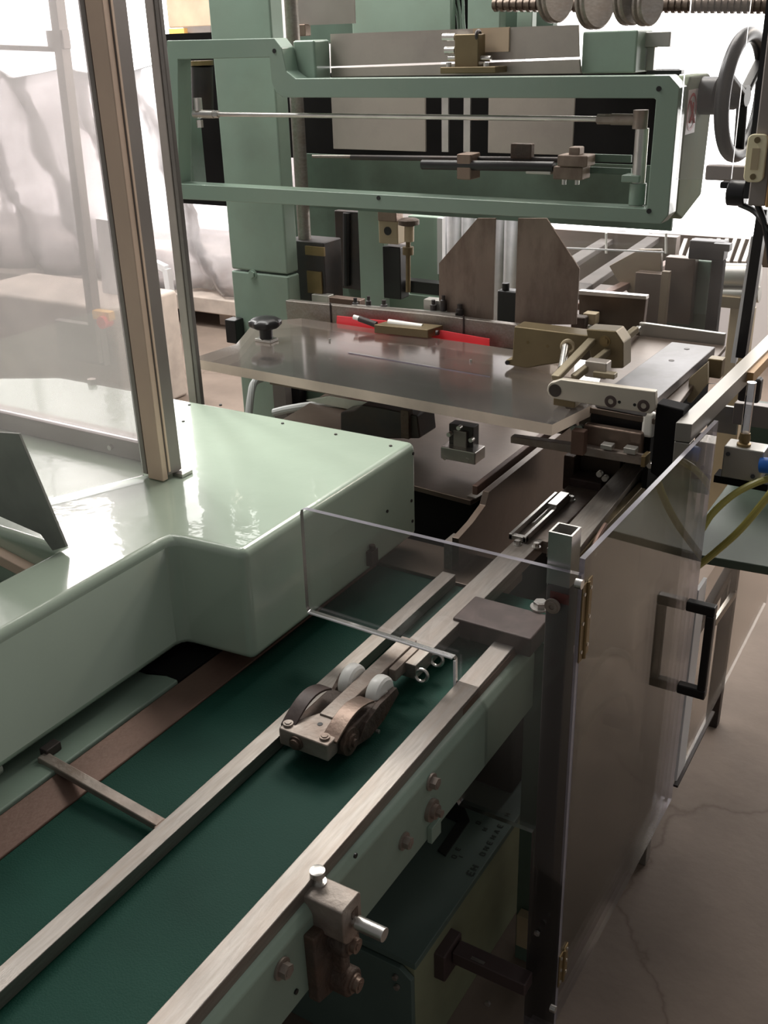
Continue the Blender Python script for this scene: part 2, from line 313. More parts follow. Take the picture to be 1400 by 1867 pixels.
# ------------------------------------------------------------------ roller arm
ra = thing('roller_follower', 'long steel arm over the belt ending in a block with two white rollers', 'roller arm', (-.72, .95, .716))
Z = .768
bm = B(); bm_box(bm, -.725, -.6755, 1.16, 1.66, Z-.028, Z-.002); obj('arm', bm, 'steel', ra, .0015)
bm = B(); bm_prism(bm, [(-.7325, .98), (-.709, .98), (-.707, 1.22), (-.7345, 1.22)], 'z', Z-.02, Z+.003); bm_box(bm, -.706, -.694, 1.13, 1.205, Z-.02, Z+.001); obj('arm_tongue', bm, 'steel_worn', ra, .0015)
bm = B(); bm_prism(bm, [(-.766, .926), (-.682, .926), (-.682, .948), (-.697, .992), (-.729, .996), (-.752, .958), (-.766, .952)], 'z', Z-.028, Z); hb = obj('head_block', bm, 'steel_worn', ra, .0025)
for x in (-.758, -.695): 
    bm = B(); bm_cyl(bm, (x, .939, Z), (x, .939, Z+.0035), .0075, n=18); bm_cyl(bm, (x, .939, Z+.0035), (x, .939, Z+.005), .005, n=6); obj('screw', bm, 'steel_worn', hb)
cyl('screw_hole', (-.719, .962, Z-.001), (-.719, .962, Z+.0006), .004, 'black', hb, n=14)
bm = B(); bm_lathe(bm, (-.735, .926, Z-.014), (0, -1, 0), [(.011, 0), (.011, .003), (.008, .003), (.008, .007), (.005, .008)], 20); obj('pivot_bolt', bm, 'rust_cast', hb)
def spring_cover(x0, x1, y0, ylen, h, m):       # curved plate arching back from the head block
    bm = B(); n = 12; prof = []
    for k in range(n+1):
        t = k/n; prof.append((y0+ylen*t, Z-.004+h*math.sin(math.pi*(t*.82+.02))))
    inner = [(y, z-.004) for y, z in prof]
    pts = prof+inner[::-1]; bm_prism(bm, pts, 'x', x0, x1); return obj('spring_cover', bm, m, ra, .0008)
spring_cover(-.771, -.748, .938, .098, .024, 'brown_oxide')
spring_cover(-.703, -.677, .942, .100, .020, 'copper_steel')
for x, y in ((-.7465, 1.088), (-.6935, 1.082)):
    bm = B(); R = .0285; w_ = .011
    bm_lathe(bm, (x-w_, y, Z-.011), (1, 0, 0), [(R*.3, 0), (R*.82, 0), (R*.95, .003), (R, .008), (R, .014), (R*.95, .019), (R*.82, .022), (R*.3, .022)], 36); r_ = obj('roller', bm, 'nylon', ra); r_['label'] = 'white nylon roller'
    bm = B(); bm_cyl(bm, (x-.016, y, Z-.010), (x+.0155, y, Z-.010), .006, n=16); obj('axle', bm, 'steel_bright', r_)
box('inner_body', -.706, -.679, .955, 1.075, Z-.036, Z-.006, 'rust_cast', ra, .004)
box('inner_body', -.769, -.735, .955, 1.06, Z-.036, Z-.012, 'rust_cast', ra, .004)
bm = B(); bm_lathe(bm, (-.679, .972, Z-.020), (1, 0, 0), [(.021, 0), (.021, .006), (.012, .006), (.012, .010), (.006, .010), (.006, .014)], 28); obj('pivot_disc', bm, 'rust_cast', ra)
bm = B(); bm_prism(bm, [(.985, Z-.036), (1.01, Z-.012), (1.05, Z-.004), (1.098, Z-.004), (1.104, Z-.018), (1.06, Z-.038), (1.02, Z-.044)], 'x', -.680, -.672); obj('link_plate', bm, 'rust_cast', ra, .001)
bm = B(); bm_prism(bm, [(.955, Z-.036), (1.07, Z-.030), (1.10, Z-.012), (1.10, Z-.02), (1.07, Z-.040), (.955, Z-.046)], 'x', -.777, -.770); obj('link_plate', bm, 'rust_cast', ra, .001)
screw('screw', (-.672, 1.035, Z-.042), (1, 0, 0), .0035, .006, 'steel_bright', ra, False)
for y in (1.165, 1.215): 
    bm = B(); bm_torus(bm, (-.668, y, Z-.020), (.2, -1, .2), .010, .003, 22, 8); obj('ring', bm, 'steel_bright', ra)
screw('screw', (-.700, 1.095, Z-.003), (0, 0, 1), .003, .004, 'steel_worn', ra, False)
bm = B(); bm_box(bm, -.735, -.728, 1.628, 1.855, Z, Z+.012); bm_box(bm, -.706, -.699, 1.628, 1.855, Z, Z+.012); bm_box(bm, -.735, -.699, 1.628, 1.640, Z, Z+.010); obj('slide_track', bm, 'steel_bright', ra, .001)
bm = B(); bm_box(bm, -.72, -.70, 1.78, 1.85, Z, Z+.018); bm_cyl(bm, (-.715, 1.70, Z+.006), (-.715, 1.84, Z+.006), .0045, n=10); obj('slide_block', bm, 'steel_bright', ra, .001)
box('arm_end', -.735, -.665, 1.655, 1.95, Z-.028, Z-.002, 'steel_worn', ra, .001)
for x, y in ((-.712, 1.618), (-.676, 1.625), (-.70, 1.86)): screw('screw', (x, y, Z-.003), (0, 0, 1), .006, .010, 'steel_bright', ra)

# ------------------------------------------------------------------ rail clamp (front)
rc = thing('rail_clamp', 'steel clamp block with hex bolt and pin on a rusty casting beside the right rail', 'clamp', (-.55, .73, .6))
bm = B(); zt = .7385
pr = [(.7105, zt-.002), (.714, zt), (.747, zt), (.7505, zt-.004), (.7505, .694)] + [(.7305+.020*math.cos(a), .694+.016*math.sin(a)) for a in [-.3, -.7, -1.1, -1.57, -2.0, -2.4, -2.9]] + [(.7105, .700)]
bm_prism(bm, pr, 'x', -.585, -.517); obj('clamp_block', bm, 'steel_worn', rc, .0015)
bm = B(); bm_lathe(bm, (-.568, .736, zt), (0, 0, 1), [(.0105, 0), (.0105, .002), (.006, .002), (.005, .011), (.0095, .0115), (.0095, .019), (.006, .020)], 24); obj('bolt', bm, 'steel_bright', rc)
bm = B(); bm_cyl(bm, (-.519, .733, .706), (-.507, .733, .706), .0060, n=20); bm_cyl(bm, (-.512, .733, .706), (-.474, .733, .706), .0088, n=24); obj('pin', bm, 'steel_bright', rc, .0006)
box('clamp_slot', -.5185, -.5162, .7295, .742, .700, .722, 'rust_cast', rc)
bm = B()
bm_prism(bm, [(.690, .700), (.745, .692), (.748, .585), (.742, .577), (.692, .592)], 'x', -.562, -.545)
bm_prism(bm, [(.7235, .690), (.7405, .690), (.7405, .59), (.7235, .59)], 'x', -.548, -.530)
bm_cyl(bm, (-.555, .732, .668), (-.521, .732, .668), .0185, n=24); bm_cyl(bm, (-.555, .732, .602), (-.521, .732, .602), .0185, n=24)
obj('casting', bm, 'rust_cast', rc, .003, 3)
for z in (.668, .602):
    bm = B(); bm_cyl(bm, (-.522, .732, z), (-.518, .732, z), .0125, n=22); bm_cyl(bm, (-.519, .732, z), (-.512, .732, z), .0095, n=20); bm_cyl(bm, (-.512, .732, z), (-.5112, .732, z), .005, n=6); obj('cap_screw', bm, 'copper_steel', rc)

# ------------------------------------------------------------------ machine hood
hd = thing('machine_hood', 'large glossy pale green sheet metal hood over the left of the belt', 'machine cover', (-1.4, 1.1, .75))
bm = B()
bm_prism(bm, [(-.917, 1.592), (-.917, 1.062), (-1.036, 1.052), (-1.050, 1.048), (-1.0535, 1.034), (-1.058, -.3), (-1.185, -.3), (-1.180, .935), (-1.62, .940), (-1.62, -.3), (-2.3, -.3), (-2.3, 1.35), (-1.87, 1.582)], 'z', .752, .95)
obj('shell', bm, 'green_gloss', hd, .016, 5, ang=50)
for px, py in ((345, 738), (402, 738), (515, 772), (712, 813), (334, 768), (612, 792)):
    p = at(px, py, z=.9505); cyl('screw', p-Vector((0, 0, .002)), p+Vector((0, 0, .0012)), .0032, 'charcoal', hd, n=10)
for px, py in ((753, 827), (750, 913), (752, 950), (706, 932)):
    p = at(px, py, x=-.9165); cyl('screw', p-Vector((.002, 0, 0)), p+Vector((.0012, 0, 0)), .0032, 'charcoal', hd, n=10)
p = at(675, 1010, x=-.915); bm = B(); bm_box(bm, -.917, -.905, p.y-.012, p.y+.012, p.z-.02, p.z+.01); bm_cyl(bm, (-.91, p.y, p.z+.012), (-.91, p.y, p.z+.02), .006, n=10); obj('latch', bm, 'charcoal', hd, .001)
p = at(168, 700, z=.95); cyl('knob', p-Vector((0, 0, .001)), p+Vector((0, 0, .012)), .010, 'steel_worn', hd, n=18)
# mechanism seen in the hood's opening
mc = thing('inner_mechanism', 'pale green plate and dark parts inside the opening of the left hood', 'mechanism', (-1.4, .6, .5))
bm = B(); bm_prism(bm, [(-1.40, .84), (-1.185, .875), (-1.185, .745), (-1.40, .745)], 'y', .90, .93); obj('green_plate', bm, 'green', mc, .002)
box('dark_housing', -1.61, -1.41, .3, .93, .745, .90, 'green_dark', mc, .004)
bm = B(); bm_bar(bm, (-1.50, .93, .935), (-1.17, .925, .885), .02, .02); obj('bent_bracket', bm, 'alu_tan', mc, .002)
cyl('screw', (-1.235, .90, .862), (-1.235, .886, .862), .006, 'black', mc)
cyl('screw', (-1.30, .90, .83), (-1.30, .892, .83), .004, 'steel_bright', mc)
# sloping side plate and guard posts standing on the hood
bm = B(); bm_prism(bm, [(lambda q: (q.x, q.z))(at(px, py, y=.935)) for px, py in ((125, 995), (38, 789), (-120, 778), (-120, 905), (0, 938), (78, 972), (100, 1002))], 'y', .930, .935)
tag(obj('sloped_plate', bm, 'grey_plate', None, .001), 'grey metal plate with sloping edge rising out of the opening in the left hood', 'plate')
gp = thing('guard_post', 'tan square aluminium guard post standing on the pale green hood', 'post', (-1.23, 1.25, .95))
bm = B(); bm_box(bm, -1.248, -1.2125, 1.208, 1.222, .952, 2.0); obj('front_face', bm, 'alu_tan', gp, .002)['label'] = 'tan front face of the post'
bm = B(); bm_box(bm, -1.250, -1.212, 1.2225, 1.258, .958, 2.0); obj('profile', bm, 'post_grey', gp, .002)
bm = B(); bm_box(bm, -1.2118, -1.2105, 1.2235, 1.228, .965, 2.0); obj('slot_strip', bm, 'alu_tan', gp)
bm = B(); bm_box(bm, -1.266, -1.253, 1.212, 1.226, .957, 2.0); obj('edge_strip', bm, 'post_grey', gp, .001)
bm = B(); bm_box(bm, -1.2535, -1.2480, 1.214, 1.220, .957, 2.0); obj('rubber_seal', bm, 'steel_brown', gp)
box('foot_clip', -1.220, -1.196, 1.240, 1.268, .950, .957, 'steel_bright', gp, .001)
gt = thing('guard_rail', 'low square metal rail lying on the hood left of the tan post', 'rail', (-1.7, 1.26, .95))
box('rail', -2.3, -1.267, 1.262, 1.302, .951, .988, 'post_grey', gt, .003)
p = at(203, 815, y=1.261); cyl('screw', p, p-Vector((0, .006, 0)), .005, 'steel_bright', gt)
def sheet(name, pts, axis, lo, hi, m='plexi', em='plexi_edge', parent=None):
    bm = B(); bm_prism(bm, pts, axis, lo, hi, 1); return obj(name, bm, [m, em], parent)
gs = sheet('clear_guard', [(-2.3, .99), (-1.268, .99), (-1.268, 2.0), (-2.3, 2.0)], 'y', 1.268, 1.273, 'plexi_left', 'plexi_edge')
tag(gs, 'large hazy clear panel above the low rail on the hood', 'guard panel')
bm = B(); a = Vector((-1.258, 1.206, 0)); b2 = Vector((-1.425, .84, 0)); n_ = Vector((.91, -.41, 0))*.0035
V = [bm.verts.new(Vector((p.x, p.y, z))) for z in (.957, 2.0) for p in (a, b2, b2+n_, a+n_)]
for f, mi in (((0, 1, 5, 4), 0), ((2, 3, 7, 6), 0), ((0, 3, 2, 1), 1), ((4, 5, 6, 7), 1), ((1, 2, 6, 5), 1), ((0, 4, 7, 3), 1)):
    ff = bm.faces.new([V[i] for i in f]); ff.material_index = mi
tag(obj('clear_guard', bm, ['plexi_left', 'plexi_line']), 'clear panel swung forward from the tan post over the hood', 'guard panel')
g2 = thing('guard_post', 'dark grey metal guard post standing behind the hood, in front of the head frame', 'post', (-1.50, 1.64, 0))
bm = B(); bm_box(bm, -1.516, -1.494, 1.62, 1.634, .0, 2.0); obj('profile', bm, 'post_grey', g2, .002)
bm = B(); bm_box(bm, -1.4935, -1.482, 1.622, 1.634, .0, 2.0); obj('side_profile', bm, 'post_dark', g2, .002)

# ------------------------------------------------------------------ machine column and head frame
mcol = thing('machine_column', 'tall square green machine column behind the head frame', 'column', (-1.83, 2.36, 0))
box('upper_column', -1.935, -1.735, 2.305, 2.36, 1.062, 2.2, 'green', mcol, .006)
box('lower_column', -1.937, -1.733, 2.304, 2.36, .0, 1.058, 'green', mcol, .006)
p = at(461, 500, y=2.304); screw('bolt', p, (0, -1, 0), .010, .008, 'green', mcol)
o = fbox('black_switch_box', (411, 584), (430, 626), 2.262, .04, 'black', None, .003); tag(o, 'small black switch box beside the foot of the green column', 'switch box')
hf = thing('head_frame', 'big green rectangular head frame with an open window across the machine', 'machine frame', (-1.25, 2.2, 1.28))
outer = [(-1.945, 1.284), (-.632, 1.297), (-.618, 1.315), (-.618, 1.553), (-.640, 1.574), (-1.520, 1.574), (-1.545, 1.590), (-1.555, 1.640), (-1.575, 1.661), (-1.905, 1.663)]
inner = [(-1.915, 1.323), (-.667, 1.325), (-.664, 1.328), (-.662, 1.530), (-.666, 1.533), (-1.560, 1.533), (-1.578, 1.542), (-1.590, 1.565), (-1.592, 1.620), (-1.875, 1.620)]
bm = B(); y0, y1 = 2.10, 2.150
def ringv(pts, y): return [bm.verts.new((x, y, z)) for x, z in pts]
of_, if_, ob_, ib_ = ringv(outer, y0), ringv(inner, y0), ringv(outer, y1), ringv(inner, y1); n = len(outer)
for i in range(n):
    j = (i+1) % n
    bm.faces.new((of_[i], of_[j], if_[j], if_[i])); bm.faces.new((ob_[j], ob_[i], ib_[i], ib_[j]))
    bm.faces.new((of_[j], of_[i], ob_[i], ob_[j])); bm.faces.new((if_[i], if_[j], ib_[j], ib_[i]))
obj('frame', bm, 'green_frame', hf, .012, 4)
# chamfered end housing on the right
bm = B(); bm_prism(bm, [(2.152, 1.553), (2.152, 1.31), (2.20, 1.292), (2.33, 1.325), (2.345, 1.553), (2.30, 1.57), (2.17, 1.57)], 'x', -.655, -.617); obj('end_housing', bm, 'green_dull', hf, .005)
p = at(1248, 385, x=-.60)
box('raised_housing', -1.560, at(604, 100, y=2.22).x, 2.151, 2.217, 1.535, 1.655, 'green_frame', hf, .006)
for px, py in ((500, 93), (1201, 162), (690, 361), (1183, 385)):
    p = at(px, py, y=2.0995); cyl('screw', p+Vector((0, .002, 0)), p-Vector((0, .0012, 0)), .005, 'black', hf, n=12)
# sticker on the side of the frame
st = at(1245, 205, x=-.6055)
bm = B(); bm_box(bm, -.6170, -.6162, 2.160, 2.225, 1.462, 1.545); sk = obj('warning_sticker', bm, 'sticker_white', hf); sk['label'] = 'white sticker with a red prohibition ring'
bm = B(); c = Vector((-.6155, 2.19, 1.503)); n = 30
for ri, ro in ((.026, .031),):
    pts = [(math.cos(k*math.tau/n), math.sin(k*math.tau/n)) for k in range(n)]
    va = [bm.verts.new(c+Vector((0, ro*a_, ro*1.15*b_))) for a_, b_ in pts]; vb = [bm.verts.new(c+Vector((0, ri*a_, ri*1.15*b_))) for a_, b_ in pts]
    for k in range(n): bm.faces.new((va[k], va[(k+1) % n], vb[(k+1) % n], vb[k]))
bm_bar(bm, c+Vector((0, -.02, .022)), c+Vector((0, .02, -.022)), .001, .007, (1, 0, 0))
bm_bar(bm, c+Vector((0, -.012, -.02)), c+Vector((0, .004, .0)), .001, .006, (1, 0, 0)); bm_bar(bm, c+Vector((0, .004, -.016)), c+Vector((0, .004, .018)), .001, .005, (1, 0, 0))
obj('red_ring', bm, 'sticker_red', sk)
# linkage in the window
lk = thing('linkage', 'thin steel link rod with crank arm inside the window of the head frame', 'linkage', (-1.2, 2.13, 1.5))
cyl('link_rod', (-1.80, 2.13, 1.492), (-.78, 2.13, 1.492), .0055, 'steel_bright', lk, n=14)
bm = B(); bm_cyl(bm, (-1.865, 2.13, 1.492), (-1.80, 2.13, 1.492), .010, n=16); bm_cyl(bm, (-1.80, 2.13, 1.492), (-1.785, 2.13, 1.492), .009, n=6); bm_cyl(bm, (-1.85, 2.13, 1.50), (-1.85, 2.13, 1.53), .011, n=14); bm_cyl(bm, (-1.85, 2.13, 1.46), (-1.85, 2.13, 1.478), .009, n=6); obj('rod_end', bm, 'steel_bright', lk)
bm = B(); bm_cyl(bm, (-.79, 2.13, 1.492), (-.755, 2.13, 1.492), .010, n=6); bm_cyl(bm, (-.76, 2.13, 1.492), (-.70, 2.13, 1.492), .011, n=16); bm_cyl(bm, (-.70, 2.13, 1.475), (-.70, 2.13, 1.51), .015, n=18); obj('rod_end', bm, 'steel_worn', lk)
cyl('crank_shaft', (-.698, 2.14, 1.475), (-.698, 2.14, 1.325), .0135, 'steel_bright', lk)
bm = B(); bm_box(bm, -.728, -.690, 2.12, 2.16, 1.372, 1.386); bm_cyl(bm, (-.698, 2.14, 1.326), (-.698, 2.14, 1.37), .017, n=18); obj('shaft_bracket', bm, 'green_frame', lk, .002)
sl = thing('slide_rod', 'dark slide rod with rusty clamps low inside the window of the head frame', 'slide rod', (-1.1, 2.2, 1.38))
cyl('rod', at(640, 287, y=2.2), at(1050, 292, y=2.2), .006, 'charcoal', sl)
cyl('upper_rod', at(570, 285, y=2.24), at(870, 288, y=2.24), .004, 'steel', sl)
bm = B(); bm_cyl(bm, at(770, 300, y=2.17), at(1010, 304, y=2.17), .011, n=14); obj('black_cylinder', bm, 'black', sl)
fbox('clamp', (832, 281), (858, 328), 2.16, .05, 'copper_steel', sl, .003)
bm = B()
for a_, b_, y_, d_ in (((1015, 283), (1070, 304), 2.15, .05), ((1035, 268), (1055, 284), 2.16, .03), ((1008, 304), (1062, 328), 2.16, .05)):
    x0, x1 = at(a_[0], 300, y=y_).x, at(b_[0], 300, y=y_).x; z1, z0 = at(1030, a_[1], y=y_).z, at(1030, b_[1], y=y_).z; bm_box(bm, x0, x1, y_, y_+d_, z0, z1)
obj('clamp_block', bm, 'rust_plate', sl, .003)
for px in (1028, 1052): 
    p = at(px, 333, y=2.17); cyl('cap_screw', p+Vector((0, 0, .008)), p-Vector((0, 0, .004)), .005, 'steel_bright', sl, n=12)
fbox('bright_block', (958, 303), (1004, 318), 2.165, .03, 'alu', sl, .002)
fbox('arm_plate', (1075, 282), (1150, 296), 2.2, .01, 'green_dark', sl, .001)
fbox('arm_plate', (1075, 306), (1150, 318), 2.2, .01, 'green_dark', sl, .001)
fbox('spring_lever', (930, 262), (968, 290), 2.19, .02, 'rust_cast', sl, .003)
# motor hanging inside left
mo = thing('black_motor', 'black cylindrical actuator inside the left end of the head frame', 'motor', (-1.9, 2.42, 1.5))
bm = B(); p = at(368, 120, y=2.2); q = at(370, 205, y=2.2); bm_cyl(bm, p, q, .028, n=22); obj('body', bm, 'charcoal', mo, .003)
bm = B(); bm_cyl(bm, p+Vector((0, 0, .001)), p+Vector((0, 0, .012)), .030, n=22); obj('flange', bm, 'brass', mo)
# sheet metal hopper standing through the frame
hp = thing('sheet_hopper', 'folded bare sheet metal chute standing above and behind the head frame', 'chute', (-1.28, 2.4, 1.39))
poly('upper_sheet', [(602, 62), (1055, 45), (1056, 104), (603, 121)], 2.220, .004, 'sheet_metal', hp)
poly('lower_lip', [(603, 124), (1056, 108), (1058, 134), (604, 140)], 2.2175, .010, 'sheet_metal', hp, .001)
poly('reflection_patch', [(862, 52), (928, 49), (927, 94), (864, 96)], 2.2155, .004, 'cardboard', hp)['label'] = 'tan rectangular patch painting a reflection on the sheet'  # colour patch standing in for a reflection in the sheet metal
fbox('left_panel', (605, 150), (775, 274), 2.40, .006, 'sheet_metal', hp, .001)
fbox('right_panel', (890, 150), (1046, 281), 2.40, .006, 'sheet_metal', hp, .001)
for x0, x1 in ((805, 817), (845, 857)): fbox('guide_strip', (x0, 150), (x1, 277), 2.42, .006, 'steel_bright', hp)
bk = thing('machine_backplate', 'dark panel closing the rear of the machine head', 'panel', (-1.3, 2.6, 1.3))
fbox('black_plate', (505, 130), (1230, 300), 2.60, .01, 'black_matt', bk)
fbox('green_strip', (560, 292), (1230, 400), 2.50, .01, 'green_dark', bk)
fbox('black_plate', (290, 60), (420, 372), 2.46, .01, 'black_matt', bk)
fbox('olive_side', (313, 112), (345, 352), 2.30, .05, 'green_dark', bk)
# clamp bracket on top of frame
cb = thing('clamp_bracket', 'olive metal clamp with pins on top of the head frame', 'bracket', (-1.2, 2.2, 1.58))
fbox('base', (802, 122), (903, 134), 2.155, .06, 'olive_brass', cb, .002)
fbox('body', (828, 62), (872, 124), 2.17, .035, 'olive_brass', cb, .003)
for a_, b_ in (((808, 68), (830, 68)), ((812, 92), (830, 92)), ((818, 106), (895, 107))):
    p, q = at(*a_, y=2.185), at(*b_, y=2.185); bm = B(); bm_cyl(bm, p, q, .008 if a_[1] < 100 else .006, n=16); obj('pin', bm, 'steel_bright', cb)
bm = B(); p = at(872, 65, y=2.18); bm_torus(bm, p, (1, 0, 0), .009, .004, 18, 8); obj('ring', bm, 'charcoal', cb)
for px in (818, 886): cyl('cap_screw', at(px, 124, y=2.165), at(px, 114, y=2.165), .006, 'steel_bright', cb, n=14)
# green box and fittings right of the chute
t = thing('green_control_box', 'small square green box on top of the head frame right of the chute', 'box', (-.88, 2.25, 1.57))
fbox('housing', (1060, 56), (1160, 134), 2.228, .10, 'green', t, .004)
t = thing('bracket_stack', 'pale metal bracket and pillar beside the small green box', 'bracket', (-.75, 2.3, 1.57))
fbox('cap', (1166, 58), (1222, 86), 2.28, .05, 'alu', t, .002); fbox('pillar', (1178, 86), (1192, 130), 2.29, .02, 'alu', t, .001); fbox('black_bar', (1178, 128), (1242, 136), 2.25, .03, 'black', t, .001); fbox('side_block', (1160, 86), (1174, 128), 2.29, .03, 'charcoal', t, .001)
# handwheel
hw = thing('handwheel', 'black spoked handwheel on the right end of the head frame', 'handwheel', (-.52, 2.25, 1.54))
c = at(1354, 175, y=2.25); ax = Vector((1, -.10, 0)).normalized()
bm = B(); bm_torus(bm, c, ax, .112, .0145, 48, 14); obj('rim', bm, 'black', hw)
bm = B(); bm_lathe(bm, c-ax*.05, ax, [(.036, -.035), (.036, 0), (.026, .003), (.026, .035), (.020, .05), (.020, .06)], 28); obj('hub', bm, 'black', hw)
for k in range(3):
    a_ = k*math.tau/3+.4; d = ax.cross(Vector((0, 0, 1))).normalized()*math.cos(a_)+Vector((0, 0, 1))*math.sin(a_)
    bm = B(); bm_bar(bm, c+d*.016, c+d*.104, .012, .022, ax); obj('spoke', bm, 'black', hw, .004)

# forming plates below the frame
for lab, pts in (('left rust-stained steel plate hanging below the head frame, cut corner on its left', [(870, 398), (800, 480), (800, 548), (820, 576), (840, 592), (898, 592), (903, 398)]),
                 ('right rust-stained steel plate hanging below the head frame, cut corner on its right', [(944, 398), (938, 592), (1050, 592), (1056, 490), (1000, 404), (996, 398)])):
    bm = B(); y = 2.2; bm_prism(bm, [(at(px, py, y=y).x, at(px, py, y=y).z) for px, py in pts], 'y', y, y+.006)
    tag(obj('forming_plate', bm, 'rust_plate', None, .001), lab, 'plate', 'forming plates below the head frame')

# vertical parts behind the column, under the frame
t = thing('vertical_shaft', 'round steel shaft in a black guide right of the column', 'shaft', (-1.6, 2.45, .9))
p = at(556, 445, y=2.42); q = at(536, 0, y=2.42); cyl('shaft', (p.x, 2.42, p.z-.05), (p.x, 2.42, 2.0), .0185, 'steel', t)
cyl('thin_rod', (p.x-.035, 2.42, p.z-.05), (p.x-.035, 2.42, 1.5), .004, 'steel_bright', t, n=10)
fbox('guide_body', (523, 440), (592, 548), 2.39, .09, 'charcoal', t, .004)
fbox('brass_face', (556, 450), (590, 466), 2.384, .008, 'brass', t); fbox('brass_face', (560, 495), (586, 535), 2.384, .008, 'brass', t)
fbox('nut', (568, 538), (598, 552), 2.37, .03, 'alu', t, .002)
t = thing('gas_strut', 'long black strut standing behind the table', 'strut', (-1.45, 2.62, .9))
fbox('housing', (612, 385), (656, 527), 2.705, .055, 'charcoal', t, .004); bm = B(); p = at(632, 520, y=2.70); q = at(632, 388, y=2.70); bm_cyl(bm, p, q, .012, n=16); obj('strut_rod', bm, 'black', t)
t = thing('adjuster', 'tan block with brown handwheel knob and threaded spindle behind the table', 'adjuster', (-1.33, 2.6, 1.0))
fbox('tan_block', (690, 400), (725, 445), 2.56, .05, 'tan_block', t, .003); p = at(707, 421, y=2.56); cyl('bore', p, p-Vector((0, .002, 0)), .012, 'black', t)
fbox('top_block', (688, 382), (722, 404), 2.55, .04, 'copper_steel', t, .003)
bm = B(); bm_lathe(bm, at(745, 405, y=2.56), (0, 0, 1), [(.020, -.009), (.030, -.006), (.030, .006), (.022, .010)], 24); obj('knob', bm, 'rust_cast', t)
cyl('spindle', at(744, 410, y=2.56), at(744, 532, y=2.56), .007, 'olive_brass', t); cyl('sleeve', at(746, 412, y=2.56), at(746, 440, y=2.56), .014, 'tan_block', t); cyl('collar', at(744, 450, y=2.56), at(744, 464, y=2.56), .016, 'olive_brass', t)
fbox('black_cylinder', (698, 450), (730, 545), 2.58, .05, 'black', t, .003)
fbox('black_arm', (700, 512), (800, 534), 2.62, .04, 'black', t, .003)
t = thing('rear_green_frame', 'dark green machine frame panels behind the table and column', 'machine frame', (-1.5, 2.9, .8))
fbox('panel', (515, 375), (700, 1290), 2.76, .03, 'green_dark', t, .003); fbox('panel', (655, 375), (700, 580), 2.70, .03, 'green', t, .003); fbox('post', (745, 395), (800, 600), 2.80, .04, 'green', t, .003); fbox('edge_strip', (797, 398), (806, 500), 2.79, .02, 'white_paint', t)
fbox('lower_panel', (700, 540), (860, 1300), 2.795, .03, 'green', t, .003)
t = thing('rear_machine_body', 'tall green machine panels above the head frame with hoses between them', 'machine', (-1.6, 2.9, 1.5))
fbox('green_panel', (640, -60), (822, 62), 2.80, .03, 'green', t, .004); fbox('green_post', (852, -60), (912, 62), 2.80, .04, 'green', t, .004)
fbox('dark_gap', (815, -60), (860, 70), 2.86, .02, 'black_matt', t)
fbox('green_panel', (520, -60), (660, 80), 2.88, .03, 'green_dark', t, .004)
for dx in (0, 9, 18): 
    bm = B(); bm_tube(bm, [at(822+dx, -40, y=2.83), at(826+dx, 0, y=2.83), at(834+dx*.6, 30, y=2.83), at(836+dx*.6, 60, y=2.83)], .004, 8); obj('hose', bm, 'green', t)
fbox('smoked_cover', (528, -60), (645, 45), 2.62, .006, 'post_grey', t); fbox('brass_nut', (536, 44), (556, 66), 2.6, .03, 'copper_steel', t, .003)
fbox('dark_body', (905, -60), (1010, 62), 2.90, .03, 'green_dark', t); fbox('small_box', (942, 20), (970, 62), 2.8, .03, 'green', t, .002)
# rollers and corrugated bar top right
t = thing('corrugated_bar', 'dark brown ribbed bar across the top right, behind the rollers', 'bar', (-.8, 2.7, 1.75))
bm = B(); 
for k in range(46):
    p = at(905+k*12, 8+(k*.05), y=2.75); bm_cyl(bm, p+Vector((-.0045, 0, 0)), p+Vector((.0045, 0, 0)), .018, n=14)
p = at(900, 8, y=2.75); q = at(1460, 10, y=2.75); bm_cyl(bm, p, q, .014, n=14); obj('ribbed_sleeve', bm, 'sheet_dark', t)
for i, (px, py, r) in enumerate(((1012, 5, .055), (1085, 10, .062), (1150, 8, .055), (1180, 18, .045))):
    c = at(px, py-10, y=2.5); bm = B(); bm_lathe(bm, c, (.95, -.3, 0), [(r*.5, -.014), (r*.92, -.014), (r, -.010), (r, -.004), (r*.86, 0), (r, .004), (r, .010), (r*.92, .014), (r*.5, .014)], 32)
    lab = ['leftmost grey roller hanging above the right of the head frame', 'second grey roller from the left above the head frame, largest', 'third grey roller from the left above the head frame', 'rightmost grey roller above the head frame, beside the ribbed bar'][i]
    o = obj('roller', bm, 'steel'); tag(o, lab, 'roller', 'grey rollers above the head frame')

# ------------------------------------------------------------------ acrylic table
tb = thing('acrylic_table', 'thick clear acrylic table top spanning the machine below the head frame', 'table', (-1.1, 1.9, .975))
bm = B(); tp = [(-1.573, 1.705), (-.672, 1.668), (-.648, 1.80), (-.72, 2.08), (-1.56, 2.12), (-1.645, 2.03), (-1.556, 1.846)]
bm_prism(bm, tp, 'z', .978, 1.0, 1); obj('top', bm, ['acrylic', 'acrylic_edge'], tb)
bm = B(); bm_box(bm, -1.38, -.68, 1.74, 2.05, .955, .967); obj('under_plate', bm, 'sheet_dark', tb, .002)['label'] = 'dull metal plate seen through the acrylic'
for px, py in ((601, 622), (858, 660)): 
    p = at(px, py, z=1.0); cyl('stud', p, p+Vector((0, 0, .006)), .003, 'steel_bright', tb, n=10)
bm = B(); bm_bar(bm, (-1.27, 1.90, 1.001), (-.90, 1.88, 1.001), .004, .002); obj('scribe_strip', bm, 'plexi_edge', tb)
bm = B(); Q = [at(px, py, y=2.128) for px, py in ((614, 576), (700, 585), (800, 602), (892, 618))]
